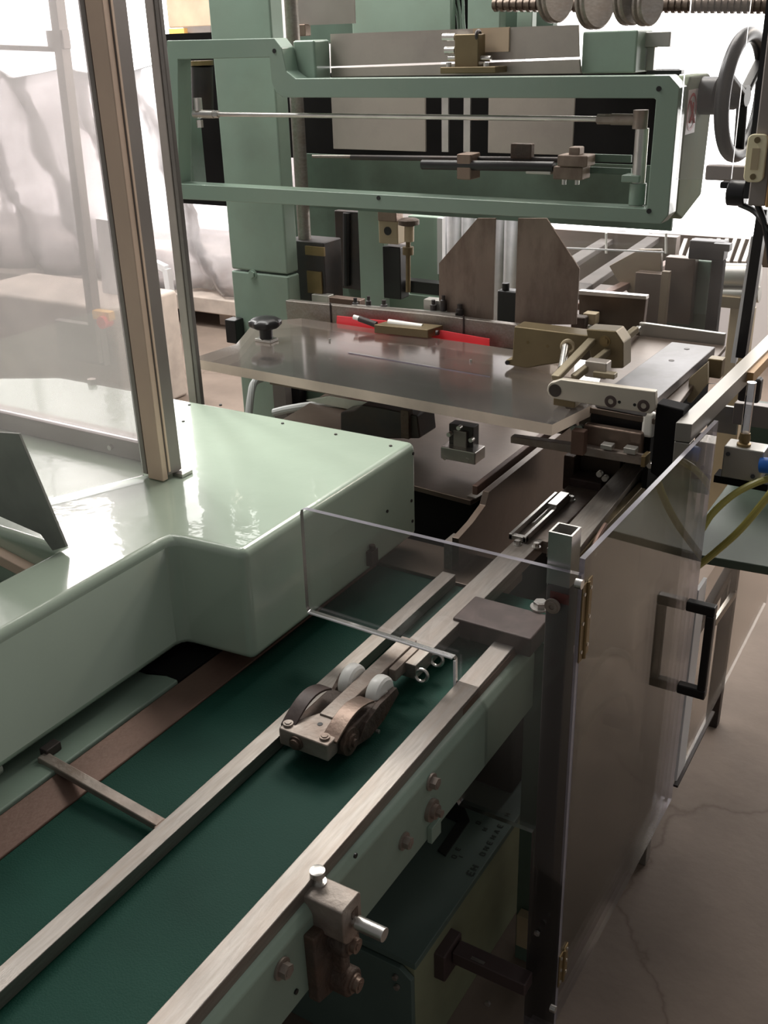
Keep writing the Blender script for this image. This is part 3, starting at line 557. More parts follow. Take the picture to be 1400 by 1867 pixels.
bm_prism(bm, [(q.x, q.z) for q in Q]+[(Q[3].x, .968), (Q[0].x-.005, .968)], 'y', 2.128, 2.131)
bm_prism(bm, [(Q[0].x, 2.127), (Q[3].x, 2.127), (Q[3].x+.01, 1.98), (Q[0].x+.02, 1.96)], 'z', .968, .971)
rf = obj('red_flap', bm, 'flap_red')
tag(rf, 'bright red plastic strip at the back of the acrylic table', 'strip')
kn = thing('clamping_knob', 'black star knob on a metal stub at the left of the acrylic table', 'knob', (-1.53, 1.93, 1.0))
c = at(486, 622, z=1.0)
bm = B(); n = 40; prof = [(.018, .030), (.030, .034), (.038, .040), (.038, .050), (.028, .056), (.012, .058)]; rings = []
for r, h in prof: rings.append([bm.verts.new(c+Vector(((r+(.0022*math.cos(8*k*math.tau/n) if r > .029 else 0))*math.cos(k*math.tau/n), (r+(.0022*math.cos(8*k*math.tau/n) if r > .029 else 0))*math.sin(k*math.tau/n), h))) for k in range(n)])
for i in range(len(rings)-1):
    for k in range(n): bm.faces.new((rings[i][k], rings[i][(k+1) % n], rings[i+1][(k+1) % n], rings[i+1][k]))
bm.faces.new(rings[0][::-1]); bm.faces.new(rings[-1]); obj('grip', bm, 'black', kn, ang=60)
cyl('neck', c+Vector((0, 0, .006)), c+Vector((0, 0, .032)), .016, 'black', kn); box('foot', c.x-.024, c.x+.024, c.y-.016, c.y+.016, 1.0, 1.008, 'alu', kn, .002)
# sensor block on the table
sb = thing('cylinder_block', 'brass block with white pneumatic pin on the red strip', 'block', (-1.22, 2.03, 1.0))
bm = B(); a = at(682, 608, z=1.0); b2 = at(780, 618, z=1.0); 
bm_prism(bm, [(a.x, a.y), (b2.x, b2.y), (b2.x+.012, b2.y+.055), (a.x+.012, a.y+.055)], 'z', 1.001, 1.022); obj('block', bm, 'olive_brass', sb, .002)
bm = B(); p = at(708, 588, y=a.y+.03); q = at(770, 597, y=b2.y+.03); bm_cyl(bm, p, q, .0085, n=18); obj('white_tube', bm, 'nylon', sb)
bm = B(); p = at(655, 581, y=a.y+.02); q = at(686, 592, y=a.y+.02); bm_cyl(bm, p, q, .0075, n=16); obj('black_tip', bm, 'charcoal', sb)
cyl('cap', at(645, 578, y=a.y+.02), at(656, 581, y=a.y+.02), .006, 'nylon', sb, n=14)
cyl('side_screw', (b2.x+.012, b2.y+.02, 1.012), (b2.x+.018, b2.y+.02, 1.012), .006, 'charcoal', sb, n=14)
# back fence behind the table
bf = thing('back_fence', 'low grey steel fence along the back of the acrylic table', 'fence', (-1.3, 2.2, .97))
poly('fence', [(520, 548), (560, 552), (800, 575), (1000, 600), (1000, 640), (800, 628), (525, 600)], 2.155, .02, 'steel', bf, .002)
for px, py in ((603, 573), (845, 598)): 
    p = at(px, py, y=2.154); box('joint', p.x-.0015, p.x+.0015, 2.152, 2.156, p.z-.025, p.z+.03, 'charcoal', bf)
bm = B(); p = at(650, 560, y=2.2); 
bm.free()
for px, py, r in ((648, 556, .008), (672, 553, .007), (700, 560, .009), (838, 568, .010), (790, 560, .008), (808, 552, .007)):
    p = at(px, py, y=2.19); bm = B(); bm_lathe(bm, p, (0, 0, 1), [(r, -.02), (r, .006), (r*.6, .008), (r*.6, .018)], 14); obj('stud', bm, 'charcoal', bf)
poly('top_strip', [(640, 556), (830, 572), (830, 580), (640, 563)], 2.17, .012, 'steel_bright', bf)
fbox('small_plate', (772, 548), (815, 566), 2.2, .03, 'alu', bf, .001)
fbox('olive_block', (600, 545), (655, 562), 2.22, .03, 'copper_steel', bf, .002)

# lower steel table
lt = thing('lower_table', 'dull brown sheet steel table under the acrylic table', 'table', (-1.1, 1.95, .7))
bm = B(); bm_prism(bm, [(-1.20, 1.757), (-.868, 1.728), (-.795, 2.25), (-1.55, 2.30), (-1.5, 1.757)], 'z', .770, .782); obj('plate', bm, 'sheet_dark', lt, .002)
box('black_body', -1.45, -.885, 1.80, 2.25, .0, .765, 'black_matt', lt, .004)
bm = B(); bm_bar(bm, (-.872, 1.74, .783), (-.82, 2.10, .783), .022, .003); obj('edge_strip', bm, 'steel', lt)
tc_ = thing('toggle_clamp', 'small chrome toggle clamp on the lower steel table', 'clamp', (-.98, 1.9, .78))
fbox('body', (818, 776), (862, 830), 1.86, .03, 'charcoal', tc_, .002); fbox('base', (803, 820), (866, 842), 1.835, .05, 'steel_bright', tc_, .002)
fbox('front_face', (826, 786), (850, 822), 1.852, .008, 'post_grey', tc_, .002)
for px, py in ((815, 832), (855, 836), (862, 800), (840, 778), (822, 790)): 
    p = at(px, py, y=1.845); cyl('screw', p, p-Vector((0, .012, 0)), .005, 'steel_bright', tc_, n=12)
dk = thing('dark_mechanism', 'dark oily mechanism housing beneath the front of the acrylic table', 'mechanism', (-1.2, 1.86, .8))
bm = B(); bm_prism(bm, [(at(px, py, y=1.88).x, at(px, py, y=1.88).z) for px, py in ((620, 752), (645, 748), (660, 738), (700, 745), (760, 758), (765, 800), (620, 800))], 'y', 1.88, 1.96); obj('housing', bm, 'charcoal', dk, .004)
poly('flat_bar', [(557, 730), (642, 748), (700, 738), (600, 722)], 1.93, .01, 'steel_bright', dk, .001)
fbox('stay', (730, 748), (745, 800), 1.87, .02, 'rust_cast', dk, .002)
for k, pts in enumerate(([at(478, 690, y=2.28), at(462, 700, y=2.25), at(455, 740, y=2.22), at(452, 790, y=2.2)], [at(500, 752, y=2.1), at(530, 745, y=2.1), at(580, 738, y=2.1), at(640, 736, y=2.1)])):
    bm = B(); bm_tube(bm, pts, .011, 10); tag(obj('corrugated_hose', bm, 'hose_grey'), ['grey hose curving down beside the foot of the green column', 'grey hose running level under the acrylic table'][k], 'hose', 'grey hoses under the table')
t = thing('lower_upright', 'dark steel uprights below the acrylic table beside the column', 'upright', (-1.6, 2.2, 0))
fbox('upright', (500, 700), (522, 790), 2.25, .03, 'post_dark', t); fbox('upright', (532, 705), (548, 790), 2.3, .03, 'black_matt', t); fbox('panel', (548, 705), (620, 760), 2.34, .03, 'green_dark', t)

# guide plates at the far end of the belt
gl = thing('guide_plate', 'tall brown steel guide plate left of the roller arm', 'guide plate', (-.82, 1.8, .6))
bm = B(); bm_prism(bm, [(1.54, .60), (1.54, .792), (1.60, .800), (1.655, .815), (1.67, .838), (2.15, .838), (2.15, .60)], 'x', -.812, -.798); obj('plate', bm, 'sheet_dark', gl, .001)
box('foot', -.830, -.812, 1.54, 1.58, .69, .78, 'steel', gl, .001)
bm = B(); bm_bar(bm, (-.835, 1.68, .83), (-.835, 2.1, .83), .012, .02); obj('top_rail', bm, 'steel_brown', gl, .002)
gr = thing('guide_channel', 'brown steel channel right of the roller arm behind the guard post', 'guide channel', (-.58, 1.8, .6))
bm = B(); bm_prism(bm, [(-.596, 1.48), (-.545, 1.48), (-.575, 2.05), (-.612, 2.05)], 'z', .830, .848); obj('top_bar', bm, 'steel', gr, .001)
box('side_plate', -.560, -.545, 1.50, 1.86, .62, .835, 'olive_brass', gr, .002); box('side_plate', -.600, -.59, 1.50, 2.0, .70, .83, 'steel_brown', gr, .002)
bm = B(); bm_tube(bm, [(-.542, 1.52, .74), (-.538, 1.53, .80), (-.538, 1.56, .835), (-.542, 1.62, .845)], .005, 8); obj('spring', bm, 'steel_brown', gr)
screw('screw', (-.545, 1.56, .815), (1, 0, 0), .006, .01, 'steel_bright', gr)
box('black_side', -.556, -.543, 1.86, 2.10, .55, .86, 'black_matt', gr)
t = thing('end_plates', 'brown steel plates closing the gap beneath the lever arm', 'plates', (-.7, 2.0, .7))
box('plate', -.745, -.645, 2.0, 2.02, .72, .92, 'sheet_dark', t, .002); box('block', -.76, -.735, 1.96, 2.0, .74, .82, 'rust_cast', t, .003); box('block', -.735, -.66, 1.93, 1.985, .742, .785, 'brown_oxide', t, .004)
box('black_gap', -.645, -.56, 2.02, 2.04, .70, .96, 'black_matt', t)

# lower cross bars under the table's right end
t = thing('cross_slide', 'steel cross slide bars below the silver lever arm', 'slide', (-.65, 1.72, .9))
poly('long_bar', [(930, 796), (1060, 814), (1175, 834), (1175, 850), (1060, 830), (930, 808)], 1.76, .02, 'steel_worn', t, .002)
fbox('upper_bar', (1062, 782), (1170, 822), 1.78, .02, 'copper_steel', t, .004); fbox('end_cap', (1168, 832), (1176, 852), 1.752, .03, 'brass', t, .001)
fbox('upright_block', (1040, 786), (1064, 830), 1.74, .02, 'steel_brown', t, .002); fbox('clip', (1094, 812), (1115, 820), 1.752, .02, 'alu', t, .001); fbox('clip', (1136, 818), (1158, 828), 1.752, .02, 'alu', t, .001)
fbox('black_body', (1075, 745), (1180, 792), 1.82, .04, 'charcoal', t, .003); fbox('white_bearing', (1168, 752), (1192, 800), 1.79, .02, 'nylon', t, .008)
for px, py in ((1095, 862), (1105, 870), (1187, 846), (1060, 778), (1048, 778)): 
    p = at(px, py, y=1.80); cyl('screw', p, p-Vector((0, .01, 0)), .006, 'steel_bright', t, n=12)

# silver lever arm
la = thing('lever_arm', 'silver rounded lever arm with two socket screws over the table corner', 'lever', (-.61, 1.75, 1.0))
y = 1.75; pts = []
c = at(1012, 712, y=y)
P_ = lambda px, py: (lambda q: (q.x, q.z))(at(px, py, y=y))
pts = [P_(1022, 692), P_(1194, 714), P_(1195, 746), P_(1186, 755), P_(1100, 742), P_(1020, 729)] + [(c.x+.0175*math.cos(a), c.z+.0175*math.sin(a)) for a in (-1.9, -2.4, -3.0, -3.6, -4.1, -4.6)]
bm = B(); bm_prism(bm, pts, 'y', y, y+.016); obj('arm', bm, 'lever_cream', la, .0025)
cyl('pivot', (c.x, y-.001, c.z), (c.x, y+.001, c.z), .0125, 'charcoal', la)
for px, py in ((1113, 732), (1173, 740)):
    p = at(px, py, y=y); bm = B(); bm_lathe(bm, p+Vector((0, .002, 0)), (0, -1, 0), [(.0115, 0), (.0115, .0025), (.009, .0032), (.0055, .0032), (.005, .001)], 24); obj('socket_screw', bm, 'brown_oxide', la)
for px, py in ((1129, 733), (1157, 738)): 
    p = at(px, py, y=y); cyl('hole', p+Vector((0, .001, 0)), p-Vector((0, .0008, 0)), .003, 'black', la, n=10)
bm = B(); bm_bar(bm, at(1012, 690, y=1.78), at(1082, 618, y=1.95), .018, .012); obj('upper_link', bm, 'link_olive', la, .003)
bm = B(); bm_bar(bm, at(1045, 690, y=1.82), at(1160, 600, y=2.05), .014, .014); obj('rear_link', bm, 'link_olive', la, .003)
fbox('foot_block', (1008, 728), (1048, 742), 1.755, .04, 'olive_brass', la, .002)
cyl('chrome_pin', at(1031, 632, y=1.93), at(1024, 672, y=1.86), .0075, 'steel_bright', la)
fbox('bearing_bracket', (1065, 660), (1105, 690), 1.86, .03, 'sheet_metal', la, .003)
# olive bracket block on the table
ob = thing('bracket_block', 'olive brown metal bracket block bolted on the right of the acrylic table', 'bracket', (-.78, 1.97, 1.0))
y = 1.95; bm = B(); bm_prism(bm, [(lambda q: (q.x, q.z))(at(px, py, y=y)) for px, py in ((937, 595), (1072, 612), (1068, 640), (1020, 662), (980, 668), (960, 672), (921, 665), (922, 656), (933, 654))], 'y', y, y+.05); obj('block', bm, 'olive_brass', ob, .003)
p = at(925, 661, y=y-.001); cyl('hole', p, p-Vector((0, .002, 0)), .005, 'black', ob, n=12)
bm = B(); p = at(1036, 632, y=y); bm_torus(bm, p, (.3, -1, 0), .012, .005, 22, 8); obj('bush', bm, 'tan_block', ob)
poly('cross_piece', [(1068, 600), (1122, 604), (1136, 625), (1136, 672), (1115, 672), (1095, 660), (1078, 665)], 1.94, .05, 'olive_brass', ob, .003)
p = at(1103, 622, y=1.94); screw('screw', p, (0, -1, 0), .008, .006, 'brass', ob)
for px, py in ((962, 624), (998, 631)): cyl('rivet', at(px, py, y=1.9495), at(px, py, y=1.9485), .003, 'brass', ob, n=10)

# side table plate, steel bar and fence right
sp2 = thing('side_plate_table', 'grey metal plate with raised steel bar at the right of the table', 'plate', (-.6, 2.05, 1.0))
bm = B(); bm_prism(bm, [(-.70, 1.80), (-.50, 1.79), (-.53, 2.34), (-.76, 2.34)], 'z', .985, .997); obj('base_plate', bm, 'sheet_dark', sp2, .002)
bm = B(); bm_prism(bm, [(-.640, 1.80), (-.535, 1.79), (-.531, 2.245), (-.628, 2.245)], 'z', .998, 1.018); obj('steel_bar', bm, 'dark_bar', sp2, .002)['label'] = 'broad dark steel bar with two countersunk holes'
for px, py in ((1252, 636), (1224, 657)): 
    p = at(px, py, z=1.0182); cyl('countersink', p-Vector((0, 0, .001)), p+Vector((0, 0, .0005)), .006, 'charcoal', sp2, n=14)
poly('rear_fence', [(1165, 588), (1322, 609), (1318, 636), (1166, 612)], 2.35, .012, 'alu', sp2, .002)
bm = B(); bm_bar(bm, at(1165, 598, y=2.34), at(1100, 655, y=2.05), .012, .012); obj('side_rod', bm, 'alu', sp2, .003)
fbox('clip', (1080, 680), (1120, 690), 1.85, .02, 'link_olive', sp2, .002)
bc = thing('black_cover', 'tall black plastic cover below the steel bar', 'cover', (-.49, 1.76, .6))
bm = B(); bm_prism(bm, [(lambda q: (q.x, q.z))(at(px, py, y=1.76)) for px, py in ((1196, 736), (1246, 748), (1230, 870), (1212, 880), (1185, 862))], 'y', 1.76, 1.80); obj('cover', bm, 'black_matt', bc, .003)
bm = B(); bm_prism(bm, [(1.80, .85), (2.20, .92), (2.20, 1.0), (1.80, .985)], 'x', -.536, -.526); obj('side', bm, 'black_matt', bc)
t = thing('latch_bracket', 'cream bracket and pale fitting beside the steel bar', 'bracket', (-.5, 2.0, .95))
poly('bracket', [(1256, 690), (1290, 660), (1290, 700), (1260, 735), (1252, 733)], 2.02, .01, 'tan_block', t, .001); fbox('dark_block', (1288, 655), (1315, 690), 2.15, .03, 'olive_brass', t, .003)
# aluminium beam with its leg
be = thing('aluminium_beam', 'square aluminium beam running away at the right above the clear door', 'beam', (-.44, 2.0, 1.0))
bm = B(); bm_prism(bm, [(-.462, 1.725), (-.434, 1.728), (-.415, 2.75), (-.447, 2.75)], 'z', .985, 1.02); obj('beam', bm, 'beam_alu', be, .0015)
bm = B(); bm_box(bm, -.462, -.434, 1.726, 1.755, .0, .984); obj('leg', bm, 'beam_alu', be, .002)
bm = B(); bm_prism(bm, [(-.4335, 2.10), (-.4145, 2.10), (-.4090, 2.75), (-.4145, 2.75)], 'z', .992, 1.014); obj('edge_tape', bm, 'orange_tan', be)['label'] = 'orange tan stripe on the side of the beam'

# ------------------------------------------------------------------ corner post, front panel, door
cpn = thing('corner_post', 'open ended square steel tube post holding the clear front panel and door', 'post', (-.458, 1.195, 0))
bm = B(); x0, x1, y0, y1, t_ = -.4745, -.4405, 1.182, 1.216, .003
for a in ((x0, x1, y0, y0+t_), (x0, x1, y1-t_, y1), (x0, x0+t_, y0+t_, y1-t_), (x1-t_, x1, y0+t_, y1-t_)): bm_box(bm, *a, .955, 1.035)
obj('tube_end', bm, 'steel_bright', cpn)['label'] = 'bright bare open end of the square tube'
bm = B(); bm_box(bm, x0, x1, y0, y1, .0, .9548); obj('tube', bm, 'post_dark', cpn, .002)
bm = B(); bm_lathe(bm, (at(1008, 1104, y=1.17).x, 1.1695, at(1008, 1104, y=1.17).z), (0, -1, 0), [(.0115, 0), (.0115, .003), (.008, .0032), (.008, .0055), (.004, .0055), (.004, .003)], 24); obj('socket_screw', bm, 'steel_worn', cpn)
p = at(1018, 1085, y=1.1815); box('red_tag', p.x-.012, p.x+.016, 1.1805, 1.1818, p.z-.012, p.z+.004, 'wine_red', cpn)
for py in (980, 1700): 
    if py > 1000: p = at(980, py, y=1.169); screw('screw', (p.x, 1.1695, p.z), (0, -1, 0), .005, .005, 'steel_bright', cpn, False)
fp = thing('front_guard_panel', 'stepped clear plastic panel standing across the belt, fixed to the corner post', 'guard panel', (-.66, 1.175, .5))
bm = B(); rr = .008
pts = [(-.888+rr, .985), (-.888+.002, .983), (-.888, .985-rr), (-.889, .805), (-.886, .7985), (-.616, .7935), (-.6125, .790), (-.6115, .66), (-.6095, .52), (-.605, .512), (-.4755, .512), (-.4755, .06), (-.4205, .06), (-.4205, .985)]
bm_prism(bm, pts, 'y', 1.1715, 1.180, 1); obj('sheet', bm, ['plexi_front', 'plexi_edge'], fp)
bm = B(); bm_bar(bm, (-.884, 1.1695, .7985), (-.616, 1.1695, .7935), .004, .0022); bm_bar(bm, (-.6123, 1.1695, .79), (-.6117, 1.1695, .66), .0035, .0018, (0, 1, 0)); obj('edge_glint', bm, 'white_gloss', fp)['label'] = 'white strip painting the glint on the lower edge of the clear sheet'  # white bars added to paint the glint along the sheet edge
dr = thing('clear_door', 'hinged clear plastic guard door with black handle, right of the corner post', 'door', (-.42, 1.5, .11))
bm = B(); bm_prism(bm, [(1.183, 1.005), (1.183, .115), (1.84, .105), (1.866, .985)], 'x', -.4285, -.4205, 1); obj('sheet', bm, ['plexi_door', 'plexi_edge'], dr)
bm = B(); bm_prism(bm, [(1.20, .16), (1.20, .122), (1.84, .112), (1.84, .150)], 'x', -.4375, -.4295); obj('bottom_strip', bm, 'plexi_edge', dr)
for zc, zh in ((.905, .062), (.235, .035)):
    bm = B(); bm_box(bm, -.4200, -.4180, 1.176, 1.212, zc-zh, zc+zh); bm_cyl(bm, (-.4175, 1.193, zc-zh), (-.4175, 1.193, zc+zh), .0030, n=12); h_ = obj('hinge', bm, 'brass', dr)
    bm = B()
    for dy in (-.011, .013):
        for dz in (-zh*.75, 0, zh*.75): bm_cyl(bm, (-.4185, 1.193+dy, zc+dz), (-.4165, 1.193+dy, zc+dz), .0028, n=10)
    obj('hinge_screws', bm, 'steel_bright', h_)
for py, r in ((1065, .007), (1840, .006)): 
    p = at(1058 if py < 1100 else 1010, py, x=-.414); cyl('screw', (-.4205, p.y, p.z), (-.411, p.y, p.z), r, 'steel_bright', dr, n=14)
a = at(1252, 1098, x=-.42); bb = at(1236, 1256, x=-.42); hy = (a.y+bb.y)/2; hz1, hz0 = a.z+.004, bb.z-.002
xo = at(1298, 1175, y=hy).x
bm = B(); bm_box(bm, -.4200, xo, hy-.010, hy+.010, hz1-.021, hz1); bm_box(bm, -.4200, xo, hy-.010, hy+.010, hz0, hz0+.021); bm_box(bm, xo-.017, xo, hy-.010, hy+.010, hz0+.0208, hz1-.0208)
obj('handle', bm, 'black', dr, .003, 3)['label'] = 'black plastic pull handle shaped like a squared bow'
# second door beyond
d2 = thing('second_guard_door', 'second clear guard panel beyond the handle with white edge strip', 'guard panel', (-.42, 2.2, .13))
bm = B(); bm_prism(bm, [(1.93, .60), (1.93, .135), (2.72, .16), (2.80, .60)], 'x', -.4285, -.4220, 1); obj('sheet', bm, ['plexi_dull', 'plexi_dull'], d2)
bm = B(); bm_prism(bm, [(1.868, .62), (1.868, .135), (1.93, .137), (1.93, .62)], 'x', -.4285, -.4205); obj('white_strip', bm, 'white_paint', d2, .001)
bm = B(); bm_bar(bm, (-.42, 1.86, .128), (-.42, 2.16, .138), .010, .006); obj('rubber_edge', bm, 'charcoal', d2)
t = thing('shelf_stand', 'black steel leg under the green shelf at the right', 'leg', (-.45, 2.3, 0))
bm = B(); p = at(1328, 1012, y=2.3); bm_box(bm, -.462, -.430, 2.29, 2.32, .0, .63); obj('leg', bm, 'charcoal', t, .003)
box('chrome_slot', -.4475, -.4435, 2.287, 2.290, .36, .56, 'steel_bright', t); bm = B(); bm_bar(bm, (-.452, 2.20, .36), (-.432, 2.30, .40), .012, .018); obj('brace', bm, 'steel_bright', t, .002)
bm = B(); bm_bar(bm, (-.462, 1.95, .40), (-.45, 2.28, .46), .02, .03); obj('latch', bm, 'black', t, .004)

# ------------------------------------------------------------------ base cabinet below the conveyor
ca = thing('base_cabinet', 'dark green machine base cabinet below the conveyor', 'cabinet', (-.85, 1.5, 0))
box('top', -1.0, -.618, 1.045, 1.78, .255, .270, 'teal_shaded', ca, .002); box('body', -1.0, -.622, 1.05, 1.78, .0, .2545, 'olive_panel', ca, .003); 
bm = B(); bm_prism(bm, [(-1.0, .0), (-.622, .0), (-.622, .235), (-.645, .252), (-1.0, .252)], 'y', 1.038, 1.049); fpn = obj('front_panel', bm, 'teal_shaded', ca, .002)
for px, py in ((722, 1780), (725, 1798)): 
    p = at(px, py, y=1.037); cyl('screw', p, p-Vector((0, .006, 0)), .005, 'steel_worn', fpn, n=12)
# printed marks on the cabinet top: an L shaped black mark and small characters
bm = B(); zt = .2704
def P2(px, py): q = at(px, py, z=zt); return (q.x, q.y)
bm_prism(bm, [P2(838, 1452), P2(856, 1498), P2(812, 1562), P2(798, 1552), P2(834, 1500), P2(812, 1490)], 'z', zt-.0002, zt+.004); obj('black_bracket', bm, 'print_black', ca)['label'] = 'black angled bracket lying on the cabinet top'
bm = B()
def glyph(cx, cyy, s, kind):
    c = at(cx, cyy, z=zt); e = .0009*s
    segs = {'E': ((-3, -4, -3, 4), (-3, 4, 3, 4), (-3, 0, 2, 0), (-3, -4, 3, -4)), 'H': ((-3, -4, -3, 4), (3, -4, 3, 4), (-3, 0, 3, 0)), 'A': ((-3, -4, 0, 4), (0, 4, 3, -4), (-2, -1, 2, -1)), 'N': ((-3, -4, -3, 4), (-3, 4, 3, -4), (3, -4, 3, 4)), 'O': ((-3, -4, -3, 4), (-3, 4, 3, 4), (3, 4, 3, -4), (3, -4, -3, -4)), 'I': ((0, -4, 0, 4),)}[kind]
    for x0, y0, x1, y1 in segs:          # text reads along the cabinet, towards the far end
        bm_bar(bm, (c.x-y0*e, c.y+x0*e, zt), (c.x-y1*e, c.y+x1*e, zt), 2.6*e, .0006)
for k, ch in enumerate('EH'): glyph(858+k*7, 1592-k*10, 1.7, ch)
for k, ch in enumerate('ONEHAENH'): glyph(880+k*6.4, 1557-k*10.2, 1.25, ch)
for px, py, ch in ((872, 1500, 'O'), (884, 1512, 'H'), (835, 1548, 'E'), (828, 1562, 'O'), (840, 1562, 'I')): glyph(px, py, 1.1, ch)
obj('printed_marks', bm, 'print_faded', ca)
box('motor_block', -1.0, -.655, 1.50, 1.75, .271, .50, 'black_matt', ca, .006)
br = thing('cross_bar', 'dark steel bar joining the base cabinet to the corner post', 'bar', (-.55, 1.13, .2))
bm = B(); bm_box(bm, -.60, -.462, 1.138, 1.1705, .190, .218); obj('bar', bm, 'post_wine', br, .003)
box('bracket', -.645, -.6005, 1.115, 1.18, .165, .226, 'post_wine', br, .004)
p = at(890, 1828, y=1.1375); cyl('screw', p, p-Vector((0, .005, 0)), .005, 'steel_bright', br, n=12)
box('bright_mark', -.565, -.540, 1.141, 1.147, .2183, .2195, 'steel_bright', br)
t = thing('rear_post', 'dark vertical post behind the corner post with a pale bracket', 'post', (-.52, 1.42, 0))
box('post', -.525, -.495, 1.36, 1.39, 0, .73, 'post_wine', t, .002); fbox('pale_bracket', (941, 1672), (962, 1728), 1.34, .02, 'tan_block', t, .001)
# things seen through the door
t = thing('door_backdrop_frame', 'brown steel leg frame seen through the clear door', 'frame', (-.6, 2.0, 0))
box('leg', -.575, -.535, 2.10, 2.14, 0, .72, 'steel_brown', t, .003); box('leg', -.61, -.58, 1.62, 1.65, 0.0, .45, 'post_wine', t, .003); box('stretcher', -.61, -.54, 1.90, 1.93, .20, .235, 'post_wine', t, .003)
for k, pts in enumerate(([(-.62, 1.75, .35), (-.58, 1.8, .46), (-.56, 1.9, .40), (-.58, 2.0, .30)], [(-.595, 1.66, .28), (-.585, 1.75, .33), (-.56, 1.88, .32), (-.55, 1.93, .22)])):
    bm = B(); bm_tube(bm, pts, .007, 8); tag(obj('hose', bm, 'hose_grey'), ['upper curved hose behind the clear door', 'lower curved hose behind the clear door'][k], 'hose', 'hoses behind the clear door')

# ------------------------------------------------------------------ right hand pneumatics
gs_ = thing('green_shelf', 'flat green metal shelf at the right edge', 'shelf', (-.35, 2.2, .6))
bm = B(); bm_prism(bm, [(-.50, 1.98), (-.10, 2.02), (-.10, 2.50), (-.50, 2.46)], 'z', .62, .64); bm_prism(bm, [(-.50, .64), (-.12, .64), (-.12, .665), (-.50, .665)], 'y', 2.44, 2.46); obj('shelf', bm, 'green_in_shade', gs_, .003)
box('green_panel', -.50, -.12, 2.46, 2.49, .64, .83, 'green_in_shade', gs_, .003); cyl('foot_screw', at(1393, 1015, y=2.1), at(1393, 1022, y=2.1), .008, 'black', gs_)
pb = thing('valve_block', 'small grey valve block with brass fitting and clear tube', 'valve', (-.40, 2.02, .80))
fbox('block', (1316, 818), (1390, 876), 2.0, .05, 'alu', pb, .003)
for px, py in ((1327, 828), (1372, 869)): cyl('screw', at(px, py, y=1.999), at(px, py, y=1.996), .0045, 'black', pb, n=12)
c = at(1355, 818, y=2.02); bm = B(); bm_lathe(bm, c, (0, 0, 1), [(.014, -.004), (.014, .012), (.010, .014), (.012, .022), (.010, .034), (.007, .036)], 18); obj('brass_fitting', bm, 'brass', pb)
cyl('clear_tube', c+Vector((0, 0, .034)), c+Vector((0, 0, .14)), .009, 'tube_clear', pb); fbox('black_base', (1300, 875), (1400, 888), 2.02, .04, 'black_matt', pb)
bm = B(); bm_cyl(bm, at(1385, 848, y=2.0), at(1425, 850, y=2.0), .016, n=20); tag(obj('blue_connector', bm, 'blue', None, .002), 'bright blue round connector right of the grey valve block', 'connector')
for k, pts in enumerate(([at(1280, 965, y=1.93), at(1300, 935, y=1.95), at(1340, 900, y=1.98), at(1390, 876, y=2.0), at(1440, 868, y=2.0)],
                         [at(1262, 1040, y=1.9), at(1300, 1010, y=1.88), at(1350, 965, y=1.86), at(1400, 905, y=1.86), at(1440, 850, y=1.88)],
                         [at(1282, 965, y=1.93), at(1272, 940, y=1.93), at(1262, 915, y=1.95), at(1255, 885, y=1.98)])):
    bm = B(); bm_tube(bm, pts, .0072, 10, 6); tag(obj('air_hose', bm, 'hose_yellow'), ['upper yellow air hose arching right toward the valve block', 'lower yellow air hose rising to the right edge', 'short yellow hose seen through the top corner of the clear door'][k], 'hose', 'yellow air hoses')
t = thing('pipe_fittings', 'dark pipe fittings and grey rail behind the valve block', 'fittings', (-.3, 2.3, .9))
fbox('rail', (1335, 740), (1420, 780), 2.3, .03, 'post_grey', t, .003); fbox('elbow', (1345, 690), (1385, 735), 2.28, .03, 'charcoal', t, .006); fbox('plate', (1290, 740), (1345, 790), 2.32, .01, 'alu', t, .001); fbox('blue_plug', (1262, 812), (1292, 838), 2.1, .03, 'blue', t, .004)
fbox('pale_strip', (1262, 790), (1296, 900), 2.05, .006, 'post_grey', t)

# right enclosure box
en = thing('switch_enclosure', 'grey switch enclosure with ivory cover plate at the upper right edge', 'switch box', (-.42, 1.88, 1.4))
q0 = at(1362, 375, y=1.86); q1 = at(1390, 60, y=1.86)
bm = B(); bm_box(bm, q0.x, q0.x+.03, 1.86, 1.92, q0.z, 2.0); obj('box', bm, 'post_grey', en, .003)
box('side', q0.x+.031, q0.x+.07, 1.85, 1.92, q0.z, 2.0, 'orange_tan', en, .002)
box('black_seal', q0.x-.010, q0.x-.001, 1.87, 1.91, q0.z+.01, 2.0, 'black', en)
bm = B(); n = 8; cxy = at(1379, 288, y=1.857); w2, h2 = .016, .038; pts = []
for sx, sz, a0 in ((1, 1, 0), (-1, 1, 90), (-1, -1, 180), (1, -1, 270)):
    for k in range(5):
        a_ = math.radians(a0+k*22.5); pts.append((cxy.x+sx*(w2-.009)+.009*math.cos(a_), cxy.z+sz*(h2-.009)+.009*math.sin(a_)))
bm_prism(bm, pts, 'y', 1.848, 1.8595); iv = obj('ivory_plate', bm, 'ivory', en, .002); iv['label'] = 'ivory rounded cover plate with two screws'
for s in (-1, 1): cyl('screw', (cxy.x, 1.848, cxy.z+s*.029), (cxy.x, 1.8465, cxy.z+s*.029), .005, 'olive_brass', iv, n=12)
box('recess', cxy.x-.006, cxy.x+.006, 1.8465, 1.8485, cxy.z-.018, cxy.z+.016, 'tan_block', iv)
t = thing('black_clamp', 'black cable clamp and grey arm below the handwheel', 'clamp', (-.46, 1.95, 1.4))
fbox('grey_arm', (1285, 302), (1360, 330), 2.0, .02, 'post_grey', t, .003); bm = B(); c = at(1340, 352, y=1.93); bm_cyl(bm, c-Vector((.012, 0, 0)), c+Vector((.02, 0, 0)), .022, n=20); obj('black_body', bm, 'black', t, .003); fbox('lug', (1312, 332), (1335, 344), 1.93, .02, 'black', t, .002)
